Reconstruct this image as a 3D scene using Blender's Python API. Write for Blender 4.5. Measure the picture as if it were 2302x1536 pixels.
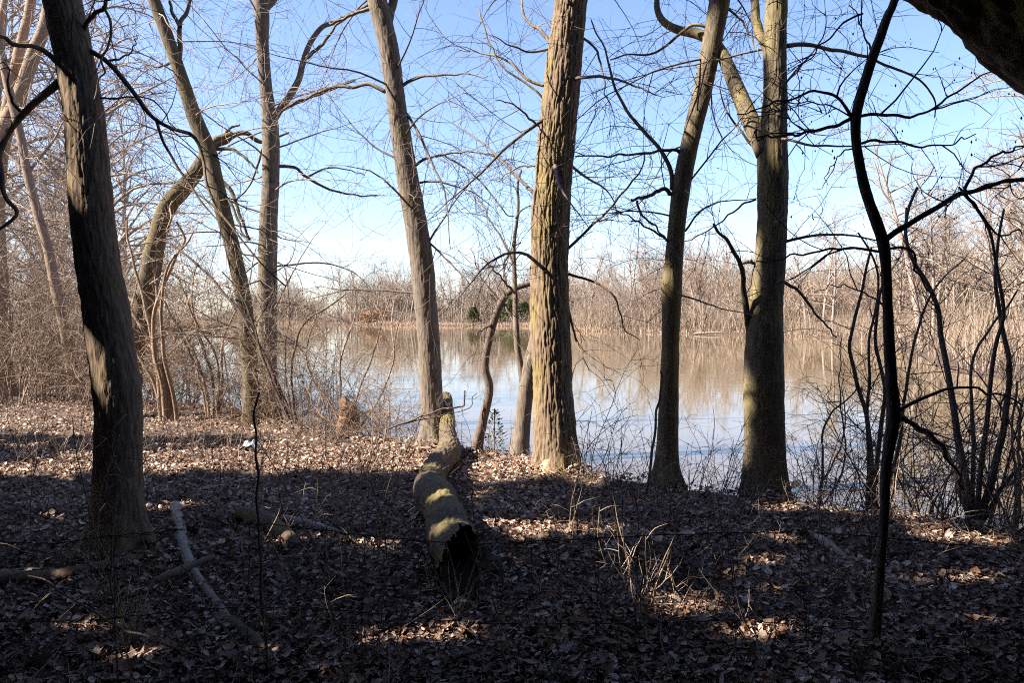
import bpy, math, random
import numpy as np
from mathutils import Vector

# ------------------------------------------------------------------ clearing, camera, sky, sun, exposure
scn = bpy.context.scene
for o in list(bpy.data.objects):
    bpy.data.objects.remove(o)
C = scn.collection
FPX, CX, CY, HOR, CAMZ = 1763.0, 1151.0, 768.0, 715.0, 1.6
PITCH = math.atan((CY - HOR) / FPX)
cd = bpy.data.cameras.new('camera')
cam = bpy.data.objects.new('camera', cd)
C.objects.link(cam)
cd.sensor_width = 23.5
cd.lens = 18.0
cd.clip_start, cd.clip_end = 0.05, 6000
cam.location = (0, 0, CAMZ)
cam.rotation_euler = (math.pi / 2 - PITCH, 0, 0)
scn.camera = cam

SUN_EL, SUN_PHI = math.radians(42), math.radians(79)     # height, and angle to the left from straight behind the camera
TO_SUN = np.array([-math.sin(SUN_PHI) * math.cos(SUN_EL), -math.cos(SUN_PHI) * math.cos(SUN_EL), math.sin(SUN_EL)])
world = bpy.data.worlds.new('World')
scn.world = world
world.use_nodes = True
wn = world.node_tree
bg = wn.nodes['Background']
sky = wn.nodes.new('ShaderNodeTexSky')
sky.sky_type = 'NISHITA'
sky.sun_disc = False
sky.sun_elevation = SUN_EL
sky.sun_rotation = math.atan2(TO_SUN[0], TO_SUN[1])
sky.altitude = 200
sky.air_density, sky.dust_density, sky.ozone_density = 1.0, 0.6, 2.2
tint = wn.nodes.new('ShaderNodeMix')
tint.data_type, tint.blend_type = 'RGBA', 'MULTIPLY'
tint.inputs[0].default_value = 1
tint.inputs[7].default_value = (1.0, .98, 1.09, 1)
wn.links.new(sky.outputs[0], tint.inputs[6])
wn.links.new(tint.outputs[2], bg.inputs[0])
bg.inputs[1].default_value = 0.0725
sl = bpy.data.lights.new('sun', 'SUN')
sl.energy = 5.0
sl.angle = math.radians(0.55)
sl.color = (1.0, 0.905, 0.77)
sun = bpy.data.objects.new('sun', sl)
C.objects.link(sun)
sun.rotation_euler = Vector(tuple(-TO_SUN)).to_track_quat('-Z', 'Y').to_euler()
scn.view_settings.view_transform = 'Standard'
scn.view_settings.look = 'None'
scn.view_settings.gamma = 1
scn.view_settings.use_curve_mapping = False
scn.view_settings.exposure = 1.94
scn.render.engine = 'CYCLES'
scn.cycles.max_bounces = 6
scn.cycles.diffuse_bounces = 3
scn.cycles.glossy_bounces = 3
scn.cycles.transparent_max_bounces = 4
scn.cycles.caustics_reflective = False
scn.cycles.use_adaptive_sampling = False
scn.cycles.use_denoising = False
scn.cycles.filter_width = 1.05

# ------------------------------------------------------------------ maths helpers
rng = np.random.default_rng(7)
random.seed(7)


def unproj(px, py, Y):
    """the point seen at photo pixel (px, py) at the distance Y in front of the camera"""
    px, py, Y = (np.asarray(v, float) for v in (px, py, Y))
    rx, ry = (px - CX) / FPX, -(py - CY) / FPX
    dy = math.cos(PITCH) + ry * math.sin(PITCH)
    dz = -math.sin(PITCH) + ry * math.cos(PITCH)
    return np.stack([rx * Y / dy, Y + 0 * px, CAMZ + dz * Y / dy], -1)


def proj(P):
    d = P - np.array([0, 0, CAMZ])
    f = d[..., 1] * math.cos(PITCH) - d[..., 2] * math.sin(PITCH)
    u = d[..., 1] * math.sin(PITCH) + d[..., 2] * math.cos(PITCH)
    f = np.where(np.abs(f) < 1e-3, 1e-3, f)
    return CX + FPX * d[..., 0] / f, CY - FPX * u / f, f


def on_ground(px, py, z=0.0):
    Y = (CAMZ - z) * FPX / (py - HOR)
    return unproj(px, py, Y)


_perm = np.random.default_rng(3).random(65536)


def _hash(i, j, k):
    return _perm[((i * 73856093) ^ (j * 19349663) ^ (k * 83492791)) & 65535]


def vnoise(p):
    """smooth value noise, -1..1, on an (...,3) array"""
    p = np.asarray(p, float)
    i = np.floor(p).astype(np.int64)
    f = p - i
    f = f * f * (3 - 2 * f)
    r = 0
    for a in (0, 1):
        wa = f[..., 0] if a else 1 - f[..., 0]
        for b in (0, 1):
            wb = f[..., 1] if b else 1 - f[..., 1]
            for c in (0, 1):
                wc = f[..., 2] if c else 1 - f[..., 2]
                r = r + wa * wb * wc * _hash(i[..., 0] + a, i[..., 1] + b, i[..., 2] + c)
    return r * 2 - 1


def fissures(p):
    """distance to the seams between cells: 0 in a bark fissure, rising to 1 on the ridge"""
    p = np.asarray(p, float)
    i0 = np.floor(p).astype(np.int64)
    f1 = np.full(p.shape[:-1], 9.)
    f2 = f1.copy()
    for a in (-1, 0, 1):
        for b in (-1, 0, 1):
            for c in (-1, 0, 1):
                i, j, k = i0[..., 0] + a, i0[..., 1] + b, i0[..., 2] + c
                d = np.sqrt((i + _hash(i, j, k) - p[..., 0]) ** 2 + (j + _hash(i + 91, j + 7, k) - p[..., 1]) ** 2 + (k + _hash(i, j + 57, k + 13) - p[..., 2]) ** 2)
                f2 = np.minimum(f2, np.maximum(f1, d))
                f1 = np.minimum(f1, d)
    return f2 - f1


def fbm(p, o=3):
    p = np.asarray(p, float)
    s, a = 0, 1.0
    for k in range(o):
        s = s + a * vnoise(p * 2 ** k + 17.3 * k)
        a *= .5
    return s


def unit(v):
    return v / np.maximum(np.linalg.norm(v, axis=-1, keepdims=True), 1e-9)


def catmull(pts, n):
    """Catmull-Rom through the rows of pts, n samples evenly spaced by length"""
    p = np.asarray(pts, float)
    if len(p) == 2:
        return p[0] + (p[1] - p[0]) * np.linspace(0, 1, n)[:, None]
    q = np.vstack([2 * p[0] - p[1], p, 2 * p[-1] - p[-2]])
    out = []
    for k in range(1, len(q) - 2):
        t = np.linspace(0, 1, 16, endpoint=False)[:, None]
        a, b, c, d = q[k - 1], q[k], q[k + 1], q[k + 2]
        out.append(.5 * (2 * b + (c - a) * t + (2 * a - 5 * b + 4 * c - d) * t * t + (3 * b - 3 * c + d - a) * t ** 3))
    out.append(p[-1:])
    s = np.vstack(out)
    L = np.r_[0, np.cumsum(np.linalg.norm(np.diff(s[:, :3], axis=0), axis=1))]
    u = np.linspace(0, L[-1], n)
    return np.stack([np.interp(u, L, s[:, k]) for k in range(s.shape[1])], -1)


# ------------------------------------------------------------------ mesh helpers
class Geo:
    """gathers vertex and face arrays, then links them as ONE mesh"""

    def __init__(self):
        self.V, self.Q, self.T, self.n = [], [], [], 0

    def add(self, V, Q=None, T=None):
        V = np.asarray(V, float).reshape(-1, 3)
        if Q is not None and len(Q):
            self.Q.append(np.asarray(Q) + self.n)
        if T is not None and len(T):
            self.T.append(np.asarray(T) + self.n)
        self.V.append(V)
        self.n += len(V)
        return self

    def mesh(self, name, mat, origin=(0, 0, 0), smooth=True):
        V = np.vstack(self.V) - np.asarray(origin, float)
        Q = np.vstack(self.Q).astype(np.int32) if self.Q else np.zeros((0, 4), np.int32)
        T = np.vstack(self.T).astype(np.int32) if self.T else np.zeros((0, 3), np.int32)
        me = bpy.data.meshes.new(name)
        me.vertices.add(len(V))
        me.vertices.foreach_set('co', V.astype(np.float32).ravel())
        nl = Q.size + T.size
        me.loops.add(nl)
        me.loops.foreach_set('vertex_index', np.r_[Q.ravel(), T.ravel()])
        npol = len(Q) + len(T)
        me.polygons.add(npol)
        me.polygons.foreach_set('loop_start', np.r_[np.arange(len(Q)) * 4, Q.size + np.arange(len(T)) * 3].astype(np.int32))
        me.polygons.foreach_set('use_smooth', np.full(npol, smooth))
        me.update(calc_edges=True)
        me.materials.append(mat)
        return me

    def obj(self, name, mat, parent=None, kind=None, smooth=True):
        o = bpy.data.objects.new(name, self.mesh(name, mat, parent.location if parent else (0, 0, 0), smooth))
        C.objects.link(o)
        if parent:
            o.parent = parent
        if kind:
            o['kind'] = kind
        return o


def tubes(P, R, sides=3):
    """(N,K,3) centre lines and (N,K) radii -> vertices and quads"""
    N, K, _ = P.shape
    T = unit(np.gradient(P, axis=1))
    ref = np.where(np.abs(T[:, :1, 2:3]) > .8, np.array([[[1., 0, 0]]]), np.array([[[0., 0, 1]]]))
    A = unit(np.cross(T, np.broadcast_to(ref, T.shape)))
    B = np.cross(T, A)
    th = np.arange(sides) * 2 * math.pi / sides
    V = P[:, :, None] + R[:, :, None, None] * (A[:, :, None] * np.cos(th)[:, None] + B[:, :, None] * np.sin(th)[:, None])
    idx = np.arange(N * K * sides).reshape(N, K, sides)
    a, b = idx[:, :-1], idx[:, 1:]
    Q = np.stack([a, np.roll(a, -1, 2), np.roll(b, -1, 2), b], -1).reshape(-1, 4)
    return V.reshape(-1, 3), Q


def ribbons(P, R):
    """the finest twigs, under two millimetres: one narrow strip each"""
    N, K, _ = P.shape
    T = unit(np.gradient(P, axis=1))
    A = unit(np.cross(T, np.broadcast_to(rng.normal(0, 1, (N, 1, 3)), T.shape)))
    W = A * R[:, :, None] * 1.25
    V = np.stack([P - W, P + W], 2)
    idx = np.arange(N * K * 2).reshape(N, K, 2)
    a, b = idx[:, :-1], idx[:, 1:]
    return V.reshape(-1, 3), np.stack([a[..., 0], a[..., 1], b[..., 1], b[..., 0]], -1).reshape(-1, 4)


def trunk_geo(pts, sides, rows, seed=0, furrow=.012, stretch=.14, scale=26, flare=0., rough=.05, base_z=None, caps=False, lump=.04):
    """a trunk or log through (x,y,z,radius) rows with real bark furrows; flare widens the foot into roots"""
    c = catmull(pts, rows)
    P, R = c[:, :3], c[:, 3]
    T = unit(np.gradient(P, axis=0))
    a = unit(np.cross(T[0], [0.31, 1, .1]))
    A = []
    for t in T:
        a = unit(a - t * np.dot(a, t))
        A.append(a)
    A = np.array(A)
    B = np.cross(T, A)
    th = np.arange(sides) * 2 * math.pi / sides
    s = np.r_[0, np.cumsum(np.linalg.norm(np.diff(P, axis=0), axis=1))]
    rr = np.broadcast_to(R[:, None], (rows, sides)).copy()
    cyl = np.stack([np.cos(th)[None] * R.mean() + 0 * s[:, None], np.sin(th)[None] * R.mean() + 0 * s[:, None],
                    s[:, None] + 0 * th[None]], -1) + seed * 7.7
    rr *= 1 + lump * fbm(cyl * [2.5, 2.5, 1.6], 2) + rough * .3 * vnoise(cyl * [9, 9, 5])
    if flare:
        h = P[:, 2] - (base_z if base_z is not None else P[0, 2])
        fl = flare * np.exp(-np.maximum(h, 0) / .16)[:, None] * (1 + .55 * np.cos(th * 5 + seed)[None] + .3 * np.cos(th * 3 + 2 * seed)[None])
        rr *= 1 + fl
    if furrow:
        warp = cyl + np.stack([.016 * vnoise(cyl * 9), .016 * vnoise(cyl * 9 + 9), 0 * rr], -1)
        n = fissures(warp * [scale * .8, scale * .8, scale * .8 * stretch])
        m = np.abs(vnoise(warp * [scale * 1.6, scale * 1.6, scale * .5] + 5))
        rr += furrow * (np.minimum(n * 2.9, 1) ** .7 - .75) + furrow * .3 * (np.minimum(m * 2, 1) - .5)
        rr += furrow * .4 * vnoise(cyl * [50, 50, 22])
    V = P[:, None] + rr[:, :, None] * (A[:, None] * np.cos(th)[None, :, None] + B[:, None] * np.sin(th)[None, :, None])
    idx = np.arange(rows * sides).reshape(rows, sides)
    a_, b_ = idx[:-1], idx[1:]
    Q = np.stack([a_, np.roll(a_, -1, 1), np.roll(b_, -1, 1), b_], -1).reshape(-1, 4)
    V = V.reshape(-1, 3)
    Tt = None
    if caps:
        V = np.vstack([V, P[0] - T[0] * .02, P[-1] + T[-1] * .02])
        n0, n1 = len(V) - 2, len(V) - 1
        f, l = idx[0], idx[-1]
        Tt = np.vstack([np.stack([np.roll(f, -1), f, np.full(sides, n0)], -1), np.stack([l, np.roll(l, -1), np.full(sides, n1)], -1)])
    return V, Q, Tt


def grow(S, D, L, K=6, wander=.16, grav=0., lift=0.):
    """N wandering centre lines from S along D; grav bends them down, lift up towards the tip"""
    N = len(S)
    P = np.empty((N, K, 3))
    P[:, 0] = S
    d = unit(D)
    st = (np.asarray(L) / (K - 1))[:, None]
    drift = rng.normal(0, wander * .42, (N, 3))
    for k in range(1, K):
        d = unit(d + drift + rng.normal(0, wander, (N, 3)) + np.array([0, 0, -grav + lift * k / K]))
        P[:, k] = P[:, k - 1] + d * st
    return P


def spawn(P, R, dens, tmin=.15, tmax=1., ang=(50, 15), flat=0.):
    """places and directions for children, dens of them per metre of parent"""
    seg = np.linalg.norm(np.diff(P, axis=1), axis=2)
    L = seg.sum(1)
    M = int(L.sum() * dens)
    if M < 1:
        return None
    i = rng.choice(len(P), M, p=L / L.sum())
    t = rng.uniform(tmin, tmax, M) * (P.shape[1] - 1)
    k = np.minimum(t.astype(int), P.shape[1] - 2)
    f = (t - k)[:, None]
    S = P[i, k] * (1 - f) + P[i, k + 1] * f
    T = unit(P[i, k + 1] - P[i, k])
    rp = rng.normal(0, 1, (M, 3))
    if flat:
        rp[:, 2] *= 1 - flat
    N = unit(rp - T * (rp * T).sum(1, keepdims=True))
    a = np.radians(rng.normal(ang[0], ang[1], M))[:, None]
    r = R[i, k] * (1 - f[:, 0]) + R[i, k + 1] * f[:, 0]
    return S, T * np.cos(a) + N * np.sin(a), r, t / (P.shape[1] - 1)


def taper(r0, r1, K, p=1.):
    return np.asarray(r1)[:, None] + (np.asarray(r0) - np.asarray(r1))[:, None] * (1 - np.linspace(0, 1, K)[None]) ** p


def clear_of_camera(P, d=1.7):
    return (np.linalg.norm(P - np.array([0, 0, CAMZ]), axis=2).min(1) > d)


# ------------------------------------------------------------------ materials
def mat(name, rough=.85, spec=.3):
    m = bpy.data.materials.new(name)
    m.use_nodes = True
    nt = m.node_tree
    b = nt.nodes['Principled BSDF']
    b.inputs['Roughness'].default_value = rough
    b.inputs['Specular IOR Level'].default_value = spec
    return m, nt, b


def ramp(nt, fac, stops):
    r = nt.nodes.new('ShaderNodeValToRGB')
    e = r.color_ramp.elements
    e[0].position, e[0].color = stops[0][0], (*stops[0][1], 1)
    e[1].position, e[1].color = stops[-1][0], (*stops[-1][1], 1)
    for p, c in stops[1:-1]:
        x = e.new(p)
        x.color = (*c, 1)
    nt.links.new(fac, r.inputs[0])
    return r.outputs[0]


def tex(nt, scale, detail=4, stretch=(1, 1, 1), dist=0.):
    tc = nt.nodes.new('ShaderNodeTexCoord')
    mp = nt.nodes.new('ShaderNodeMapping')
    mp.inputs['Scale'].default_value = stretch
    n = nt.nodes.new('ShaderNodeTexNoise')
    n.inputs['Scale'].default_value = scale
    n.inputs['Detail'].default_value = detail
    n.inputs['Distortion'].default_value = dist
    nt.links.new(tc.outputs['Object'], mp.inputs[0])
    nt.links.new(mp.outputs[0], n.inputs[0])
    return n.outputs[0], tc


def mixc(nt, fac, a, b):
    x = nt.nodes.new('ShaderNodeMix')
    x.data_type = 'RGBA'
    for s, v in ((0, fac), (6, a), (7, b)):
        if hasattr(v, 'links'):
            nt.links.new(v, x.inputs[s])
        elif s == 0:
            x.inputs[s].default_value = v
        else:
            x.inputs[s].default_value = (*v, 1)
    return x.outputs[2]


def bump(nt, b, h, strength, dist):
    bp = nt.nodes.new('ShaderNodeBump')
    bp.inputs['Strength'].default_value = strength
    bp.inputs['Distance'].default_value = dist
    nt.links.new(h, bp.inputs['Height'])
    nt.links.new(bp.outputs[0], b.inputs['Normal'])


def bark(name, dark, light, moss=None, moss_lo=.52, moss_hi=.7, fine=40):
    m, nt, b = mat(name, .92, .15)
    n1, _ = tex(nt, fine, 6, (1, 1, .22), .3)
    col = ramp(nt, n1, [(.3, dark), (.7, light)])
    n2, _ = tex(nt, 3.2, 5, (1, 1, .6))
    if moss:
        f = ramp(nt, n2, [(moss_lo, (0, 0, 0)), (moss_hi, (1, 1, 1))])
        col = mixc(nt, f, col, moss)
    n3, _ = tex(nt, 9, 3, (1, 1, .5))
    pale = ramp(nt, n3, [(.66, (0, 0, 0)), (.74, (.6, .6, .6))])
    col = mixc(nt, pale, col, tuple(min(1, c * 1.35) for c in light))
    nt.links.new(col, b.inputs['Base Color'])
    bump(nt, b, n1, .7, .012)
    return m


def plain(name, c1, c2, rough=.85, scale=9, spec=.25):
    m, nt, b = mat(name, rough, spec)
    n, _ = tex(nt, scale, 4)
    nt.links.new(ramp(nt, n, [(.35, c1), (.65, c2)]), b.inputs['Base Color'])
    return m


def island(name, stops, rough=.75, spec=.3, both=0.):
    """colour that differs from piece to piece (leaf, needle, twig)"""
    m, nt, b = mat(name, rough, spec)
    g = nt.nodes.new('ShaderNodeNewGeometry')
    nt.links.new(ramp(nt, g.outputs['Random Per Island'], stops), b.inputs['Base Color'])
    return m


M_OLD = bark('furrowed_bark', (.135, .096, .066), (.235, .172, .118), (.22, .17, .07), .48, .68)
M_GREY = bark('grey_bark', (.10, .078, .062), (.215, .178, .146), (.19, .16, .085), .56, .74)
M_DARK = bark('dark_bark', (.125, .088, .06), (.235, .175, .125), (.19, .16, .055), .58, .72)
M_OLIVE = bark('smooth_olive_bark', (.10, .08, .055), (.20, .16, .11), (.25, .20, .085), .47, .68, 60)
M_MOSSY = bark('mossy_bark', (.085, .066, .046), (.155, .125, .088), (.15, .122, .052), .48, .70, 30)
M_LOG = bark('log_bark', (.07, .052, .037), (.145, .112, .08), (.15, .12, .052), .50, .66, 34)
M_SAPL = bark('sapling_bark', (.085, .064, .053), (.18, .14, .12), (.14, .115, .06), .66, .8, 90)
M_SHRUB = bark('shrub_bark', (.20, .14, .098), (.36, .265, .195), (.24, .185, .09), .6, .8, 80)
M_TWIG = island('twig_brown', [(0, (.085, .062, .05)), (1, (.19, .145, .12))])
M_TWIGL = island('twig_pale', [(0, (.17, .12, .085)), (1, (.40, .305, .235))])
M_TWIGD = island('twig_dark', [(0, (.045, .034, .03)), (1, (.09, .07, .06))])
M_BUD = island('red_bud', [(0, (.16, .05, .045)), (1, (.30, .12, .10))], .6)
M_FARBARK = bark('far_bark', (.20, .155, .125), (.36, .295, .25), None, fine=12)
M_FARTWIG = island('far_twig', [(0, (.15, .11, .078)), (.5, (.235, .175, .128)), (1, (.34, .265, .20))])
M_FARRED = island('far_red_twig', [(0, (.17, .11, .075)), (1, (.30, .205, .145))])
M_RUST = island('rusty_leaf', [(0, (.22, .125, .065)), (1, (.34, .205, .11))])
M_PINE = island('evergreen_needle', [(0, (.018, .035, .010)), (1, (.05, .078, .022))])
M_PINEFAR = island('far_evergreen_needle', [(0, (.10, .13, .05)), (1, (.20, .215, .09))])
M_PINEMID = island('shore_evergreen_needle', [(0, (.035, .055, .022)), (1, (.085, .105, .045))])
M_REED = island('dry_reed', [(0, (.36, .24, .14)), (1, (.62, .44, .29))])
M_STRAW = island('straw_stem', [(0, (.30, .225, .15)), (1, (.50, .40, .28))])
M_BUDGREEN = island('green_bud', [(0, (.20, .22, .03)), (1, (.36, .36, .07))], .6)
M_LEAF = island('dry_leaf', [(0, (.10, .062, .042)), (.28, (.21, .135, .098)), (.55, (.36, .25, .19)), (.8, (.56, .43, .35)), (.9, (.66, .55, .47)), (.94, (.42, .22, .11)), (1, (.30, .13, .06))], .68, .35)
_nt = M_LEAF.node_tree
_n, _ = tex(_nt, 1.6, 4)
_b = _nt.nodes['Principled BSDF']
_src = _b.inputs['Base Color'].links[0].from_socket
_mx = _nt.nodes.new('ShaderNodeMix')
_mx.data_type, _mx.blend_type = 'RGBA', 'MULTIPLY'
_mx.inputs[0].default_value = 1
_nt.links.new(_src, _mx.inputs[6])
_nt.links.new(ramp(_nt, _n, [(.36, (.46, .40, .36)), (.56, (1, .97, .94))]), _mx.inputs[7])
_nt.links.new(_mx.outputs[2], _b.inputs['Base Color'])
M_STICK = plain('dead_stick', (.20, .155, .12), (.36, .29, .235), .85, 14)
M_PALEWOOD = plain('chewed_wood', (.45, .30, .16), (.68, .52, .34), .75, 16)
M_STUMP = bark('splintered_wood', (.13, .075, .045), (.26, .165, .105), None, fine=30)
M_GNAW = plain('gnawed_heartwood', (.34, .19, .10), (.56, .39, .25), .8, 22)
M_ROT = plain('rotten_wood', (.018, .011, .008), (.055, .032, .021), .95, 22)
M_WIRE = plain('rusty_wire', (.035, .024, .02), (.08, .05, .04), .6, 60)
M_SOIL = plain('leaf_soil', (.035, .024, .018), (.11, .075, .055), .95, 12)
M_SCRAP = plain('white_plastic', (.30, .32, .36), (.48, .50, .54), .45, 12)


def water_mat():
    m, nt, b = mat('lake_water', .035, .5)
    b.inputs['IOR'].default_value = 1.333
    n0, tc = tex(nt, .05, 3, (1, 1, 1))
    nt.links.new(ramp(nt, n0, [(.35, (.125, .09, .05)), (.7, (.155, .115, .066))]), b.inputs['Base Color'])
    big, _ = tex(nt, .03, 2, (.35, 1.6, 1))
    calm = ramp(nt, big, [(.50, (.05, .05, .05)), (.64, (1, 1, 1))])
    w1, _ = tex(nt, 2.6, 4, (.55, 1.2, 1), .4)
    w2, _ = tex(nt, .6, 3, (.4, 1.2, 1))
    ad = nt.nodes.new('ShaderNodeMath')
    ad.operation = 'MULTIPLY_ADD'
    nt.links.new(w1, ad.inputs[0])
    ad.inputs[1].default_value = .35
    nt.links.new(w2, ad.inputs[2])
    mu = nt.nodes.new('ShaderNodeMath')
    mu.operation = 'MULTIPLY'
    nt.links.new(ad.outputs[0], mu.inputs[0])
    nt.links.new(calm, mu.inputs[1])
    bump(nt, b, mu.outputs[0], .065, .10)
    return m


M_WATER = water_mat()


# ------------------------------------------------------------------ things
def thing(name, label, cat, loc=(0, 0, 0), group=None):
    o = bpy.data.objects.new(name, None)
    C.objects.link(o)
    o.empty_display_size = .2
    o.location = tuple(float(v) for v in loc)
    o['label'], o['category'] = label, cat
    if group:
        o['group'] = group
    return o


def tag(o, label, cat, group=None):
    o['label'], o['category'] = label, cat
    if group:
        o['group'] = group
    return o


def dup(root, loc, rz=0., sc=1., label=None, group=None):
    r = root.copy()
    C.objects.link(r)
    r.location = tuple(float(v) for v in loc)
    r.rotation_euler = (0, 0, rz)
    r.scale = (sc, sc, sc) if np.isscalar(sc) else sc
    if label:
        r['label'] = label
    if group:
        r['group'] = group
    for ch in list(root.children):
        c = ch.copy()
        C.objects.link(c)
        c.parent = r
        for g in list(ch.children):
            d = g.copy()
            C.objects.link(d)
            d.parent = c
    return r


# ------------------------------------------------------------------ the setting: lake outline, ground, water
WATER_Z = -0.8
edge_px = [(310, 900), (500, 916), (620, 950), (700, 976), (830, 987), (950, 1000), (1090, 1016), (1200, 1046), (1300, 1066), (1450, 1094),
           (1560, 1104), (1700, 1124), (1850, 1146), (1970, 1166), (2150, 1192), (2302, 1212)]
near_edge = np.array([on_ground(*p)[:2] for p in edge_px])
far_px = [(2302, 862), (2160, 842), (2060, 800), (1960, 772), (1850, 760), (1720, 754), (1600, 752), (1480, 749), (1330, 746), (1270, 742), (1215, 738),
          (1190, 734), (1000, 733), (800, 731), (620, 730), (400, 730), (200, 731)]
far_edge = np.array([on_ground(*p, WATER_Z)[:2] for p in far_px])
left_edge = np.array([(-101, 170), (-53, 94), (-24, 44), (-14.5, 27), (-10.5, 19)])
LAKE = np.vstack([near_edge, [(6.5, 4.6), (14, 6), (19.5, 14), (20.5, 22)], far_edge, left_edge])


def sdist(x, y):
    """distance to the shore, positive in the lake"""
    p = np.stack([x, y], -1)
    best = np.full(x.shape, 1e9)
    ins = np.zeros(x.shape, bool)
    for a, b in zip(LAKE, np.roll(LAKE, -1, 0)):
        ab = b - a
        t = np.clip(((p - a) @ ab) / (ab @ ab), 0, 1)
        best = np.minimum(best, np.linalg.norm(p - a - t[..., None] * ab, axis=-1))
        c = (a[1] > y) != (b[1] > y)
        ins ^= c & (x < (b[0] - a[0]) * (y - a[1]) / (b[1] - a[1] + 1e-12) + a[0])
    return np.where(ins, best, -best)


def height(x, y):
    x, y = np.asarray(x, float), np.asarray(y, float)
    s = sdist(x, y)
    w = np.clip(1 - np.hypot(x, y) / 60, 0.15, 1)
    p = np.stack([x, y, 0 * x], -1)
    n = .05 * fbm(p * .55, 2) + .022 * fbm(p * 3.1 + 4, 3)
    near = -1.35 * np.clip((s - .05) / 1.5, 0, 1) ** .8 + .02 * np.clip(1 + s / 1.2, 0, 1)
    fars = np.where(s > 0, -.8 - .6 * np.clip(s / 4, 0, 1), -.8 + np.minimum(-s * .14, 1.0 + np.minimum(-s * .004, 2)))
    k = np.clip((np.hypot(x, y - 4) - 15) / 12, 0, 1)
    return near * (1 - k) + fars * k + n * w


def axis(parts):
    return np.unique(np.round(np.concatenate([np.arange(a, b, s) for a, b, s in parts]), 4))


gx = axis([(-1500, -200, 100), (-200, -40, 8), (-40, -12, 1.2), (-12, 7, .12), (7, 40, 1.2), (40, 200, 8), (200, 1501, 100)])
gy = axis([(-60, -4, 4), (-4, 2.4, .4), (2.4, 12, .11), (12, 17, .16), (17, 50, 1.1), (50, 300, 6), (300, 1800, 100)])
X, Y = np.meshgrid(gx, gy)
Z = height(X, Y)
idx = np.arange(X.size).reshape(X.shape)
G = Geo().add(np.stack([X, Y, Z], -1), np.stack([idx[:-1, :-1], idx[:-1, 1:], idx[1:, 1:], idx[1:, :-1]], -1).reshape(-1, 4))
ground = G.obj('ground', M_SOIL, kind='structure')
wx, wy = axis([(-300, 300, 20)]), axis([(3, 340, 12)])
X, Y = np.meshgrid(wx, wy)
idx = np.arange(X.size).reshape(X.shape)
Geo().add(np.stack([X, Y, 0 * X + WATER_Z], -1), np.stack([idx[:-1, :-1], idx[:-1, 1:], idx[1:, 1:], idx[1:, :-1]], -1).reshape(-1, 4)).obj('lake_water', M_WATER, kind='structure')

gz = lambda x, y: float(height(np.array([x]), np.array([y]))[0])


# ------------------------------------------------------------------ trees
def branch_pts(px, Y0, w0, w1, dY, n=14, wob=.02):
    """photo outline of a limb -> (n,4) world rows x,y,z,radius; dY is how far its tip runs away from or towards the camera"""
    a = np.array(px, float)
    s = np.r_[0, np.cumsum(np.linalg.norm(np.diff(a, axis=0), axis=1))]
    s /= s[-1]
    Yd = Y0 + dY * s ** 1.2
    P = unproj(a[:, 0], a[:, 1], Yd)
    r = (w0 + (w1 - w0) * s) * .5 / FPX * Yd
    c = catmull(np.column_stack([P, r]), n)
    c[1:, :3] += rng.normal(0, wob * .5, (n - 1, 3)) * np.linspace(.3, 1, n - 1)[:, None]
    return c


def lines_to_batch(lst, K=14):
    b = np.array([catmull(c, K) for c in lst])
    return b[:, :, :3], b[:, :, 3]


def twig_levels(geo, P, R, d1, L1, d2, L2, r1=.0048, r2=.0021, grav=.03, d3=0, L3=.12, flat=.2, tmin=.12, far=1., tips=None, lift=0., origin=0.):
    """side branches, twigs and twiglets along the limbs (P,R), added to geo"""
    s = spawn(P, R, d1, tmin, 1, (52, 14), flat)
    if s is None:
        return
    S, D, r, t = s
    L = L1 * rng.uniform(.45, 1.35, len(S)) * (1.15 - .55 * t)
    P1 = grow(S, D, L, 8, .17, grav, lift)
    ok = clear_of_camera(P1 + origin)
    P1, r, L = P1[ok], r[ok], L[ok]
    ra = np.minimum(r1 * rng.uniform(.6, 1.3, len(P1)) * np.sqrt(np.maximum(L / L1, .3)), r * .8 + .0008)
    R1 = taper(ra, np.minimum(.0011 * far, ra), 8)
    geo.add(*tubes(P1, R1, 3))
    if d2:
        s = spawn(P1, R1, d2, .12, 1, (48, 14), flat) if len(P1) else None
        if s is None:
            return
        S, D, r, t = s
        P2 = grow(S, D, L2 * rng.uniform(.4, 1.4, len(S)), 5, .15, grav * .9, lift)
        ok = clear_of_camera(P2 + origin)
        P2, r = P2[ok], r[ok]
        ra = np.minimum(r2 * rng.uniform(.7, 1.2, len(P2)), r * .9 + .0005)
        R2 = taper(ra, np.minimum(.0009 * far, ra), 5)
        geo.add(*(ribbons(P2, R2) if r2 < .0025 else tubes(P2, R2, 3)))
        if tips is not None:
            tips.append(P2[:, -1])
            tips.append(P2[:, 2])
        if d3:
            s = spawn(P2, R2, d3, .2, 1, (45, 12), flat)
            if s is None:
                return
            S, D, r, t = s
            P3 = grow(S, D, L3 * rng.uniform(.4, 1.3, len(S)), 3, .1, grav)
            ra = np.full(len(P3), .0011 * far)
            geo.add(*ribbons(P3, taper(ra, ra * .7, 3)))


def bud_geo(geo, pts, size):
    """small pointed buds, eight faces each"""
    n = len(pts)
    s = size * rng.uniform(.5, 1.3, n)
    o = np.array([(1, 0, 0), (-.5, .87, 0), (-.5, -.87, 0), (0, 0, 1.7), (0, 0, -1.7)])
    V = pts[:, None] + o[None] * s[:, None, None]
    k = np.arange(n)[:, None, None] * 5
    f = np.array([(0, 1, 3), (1, 2, 3), (2, 0, 3), (1, 0, 4), (2, 1, 4), (0, 2, 4)])
    geo.add(V, None, (f[None] + k).reshape(-1, 3))


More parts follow.
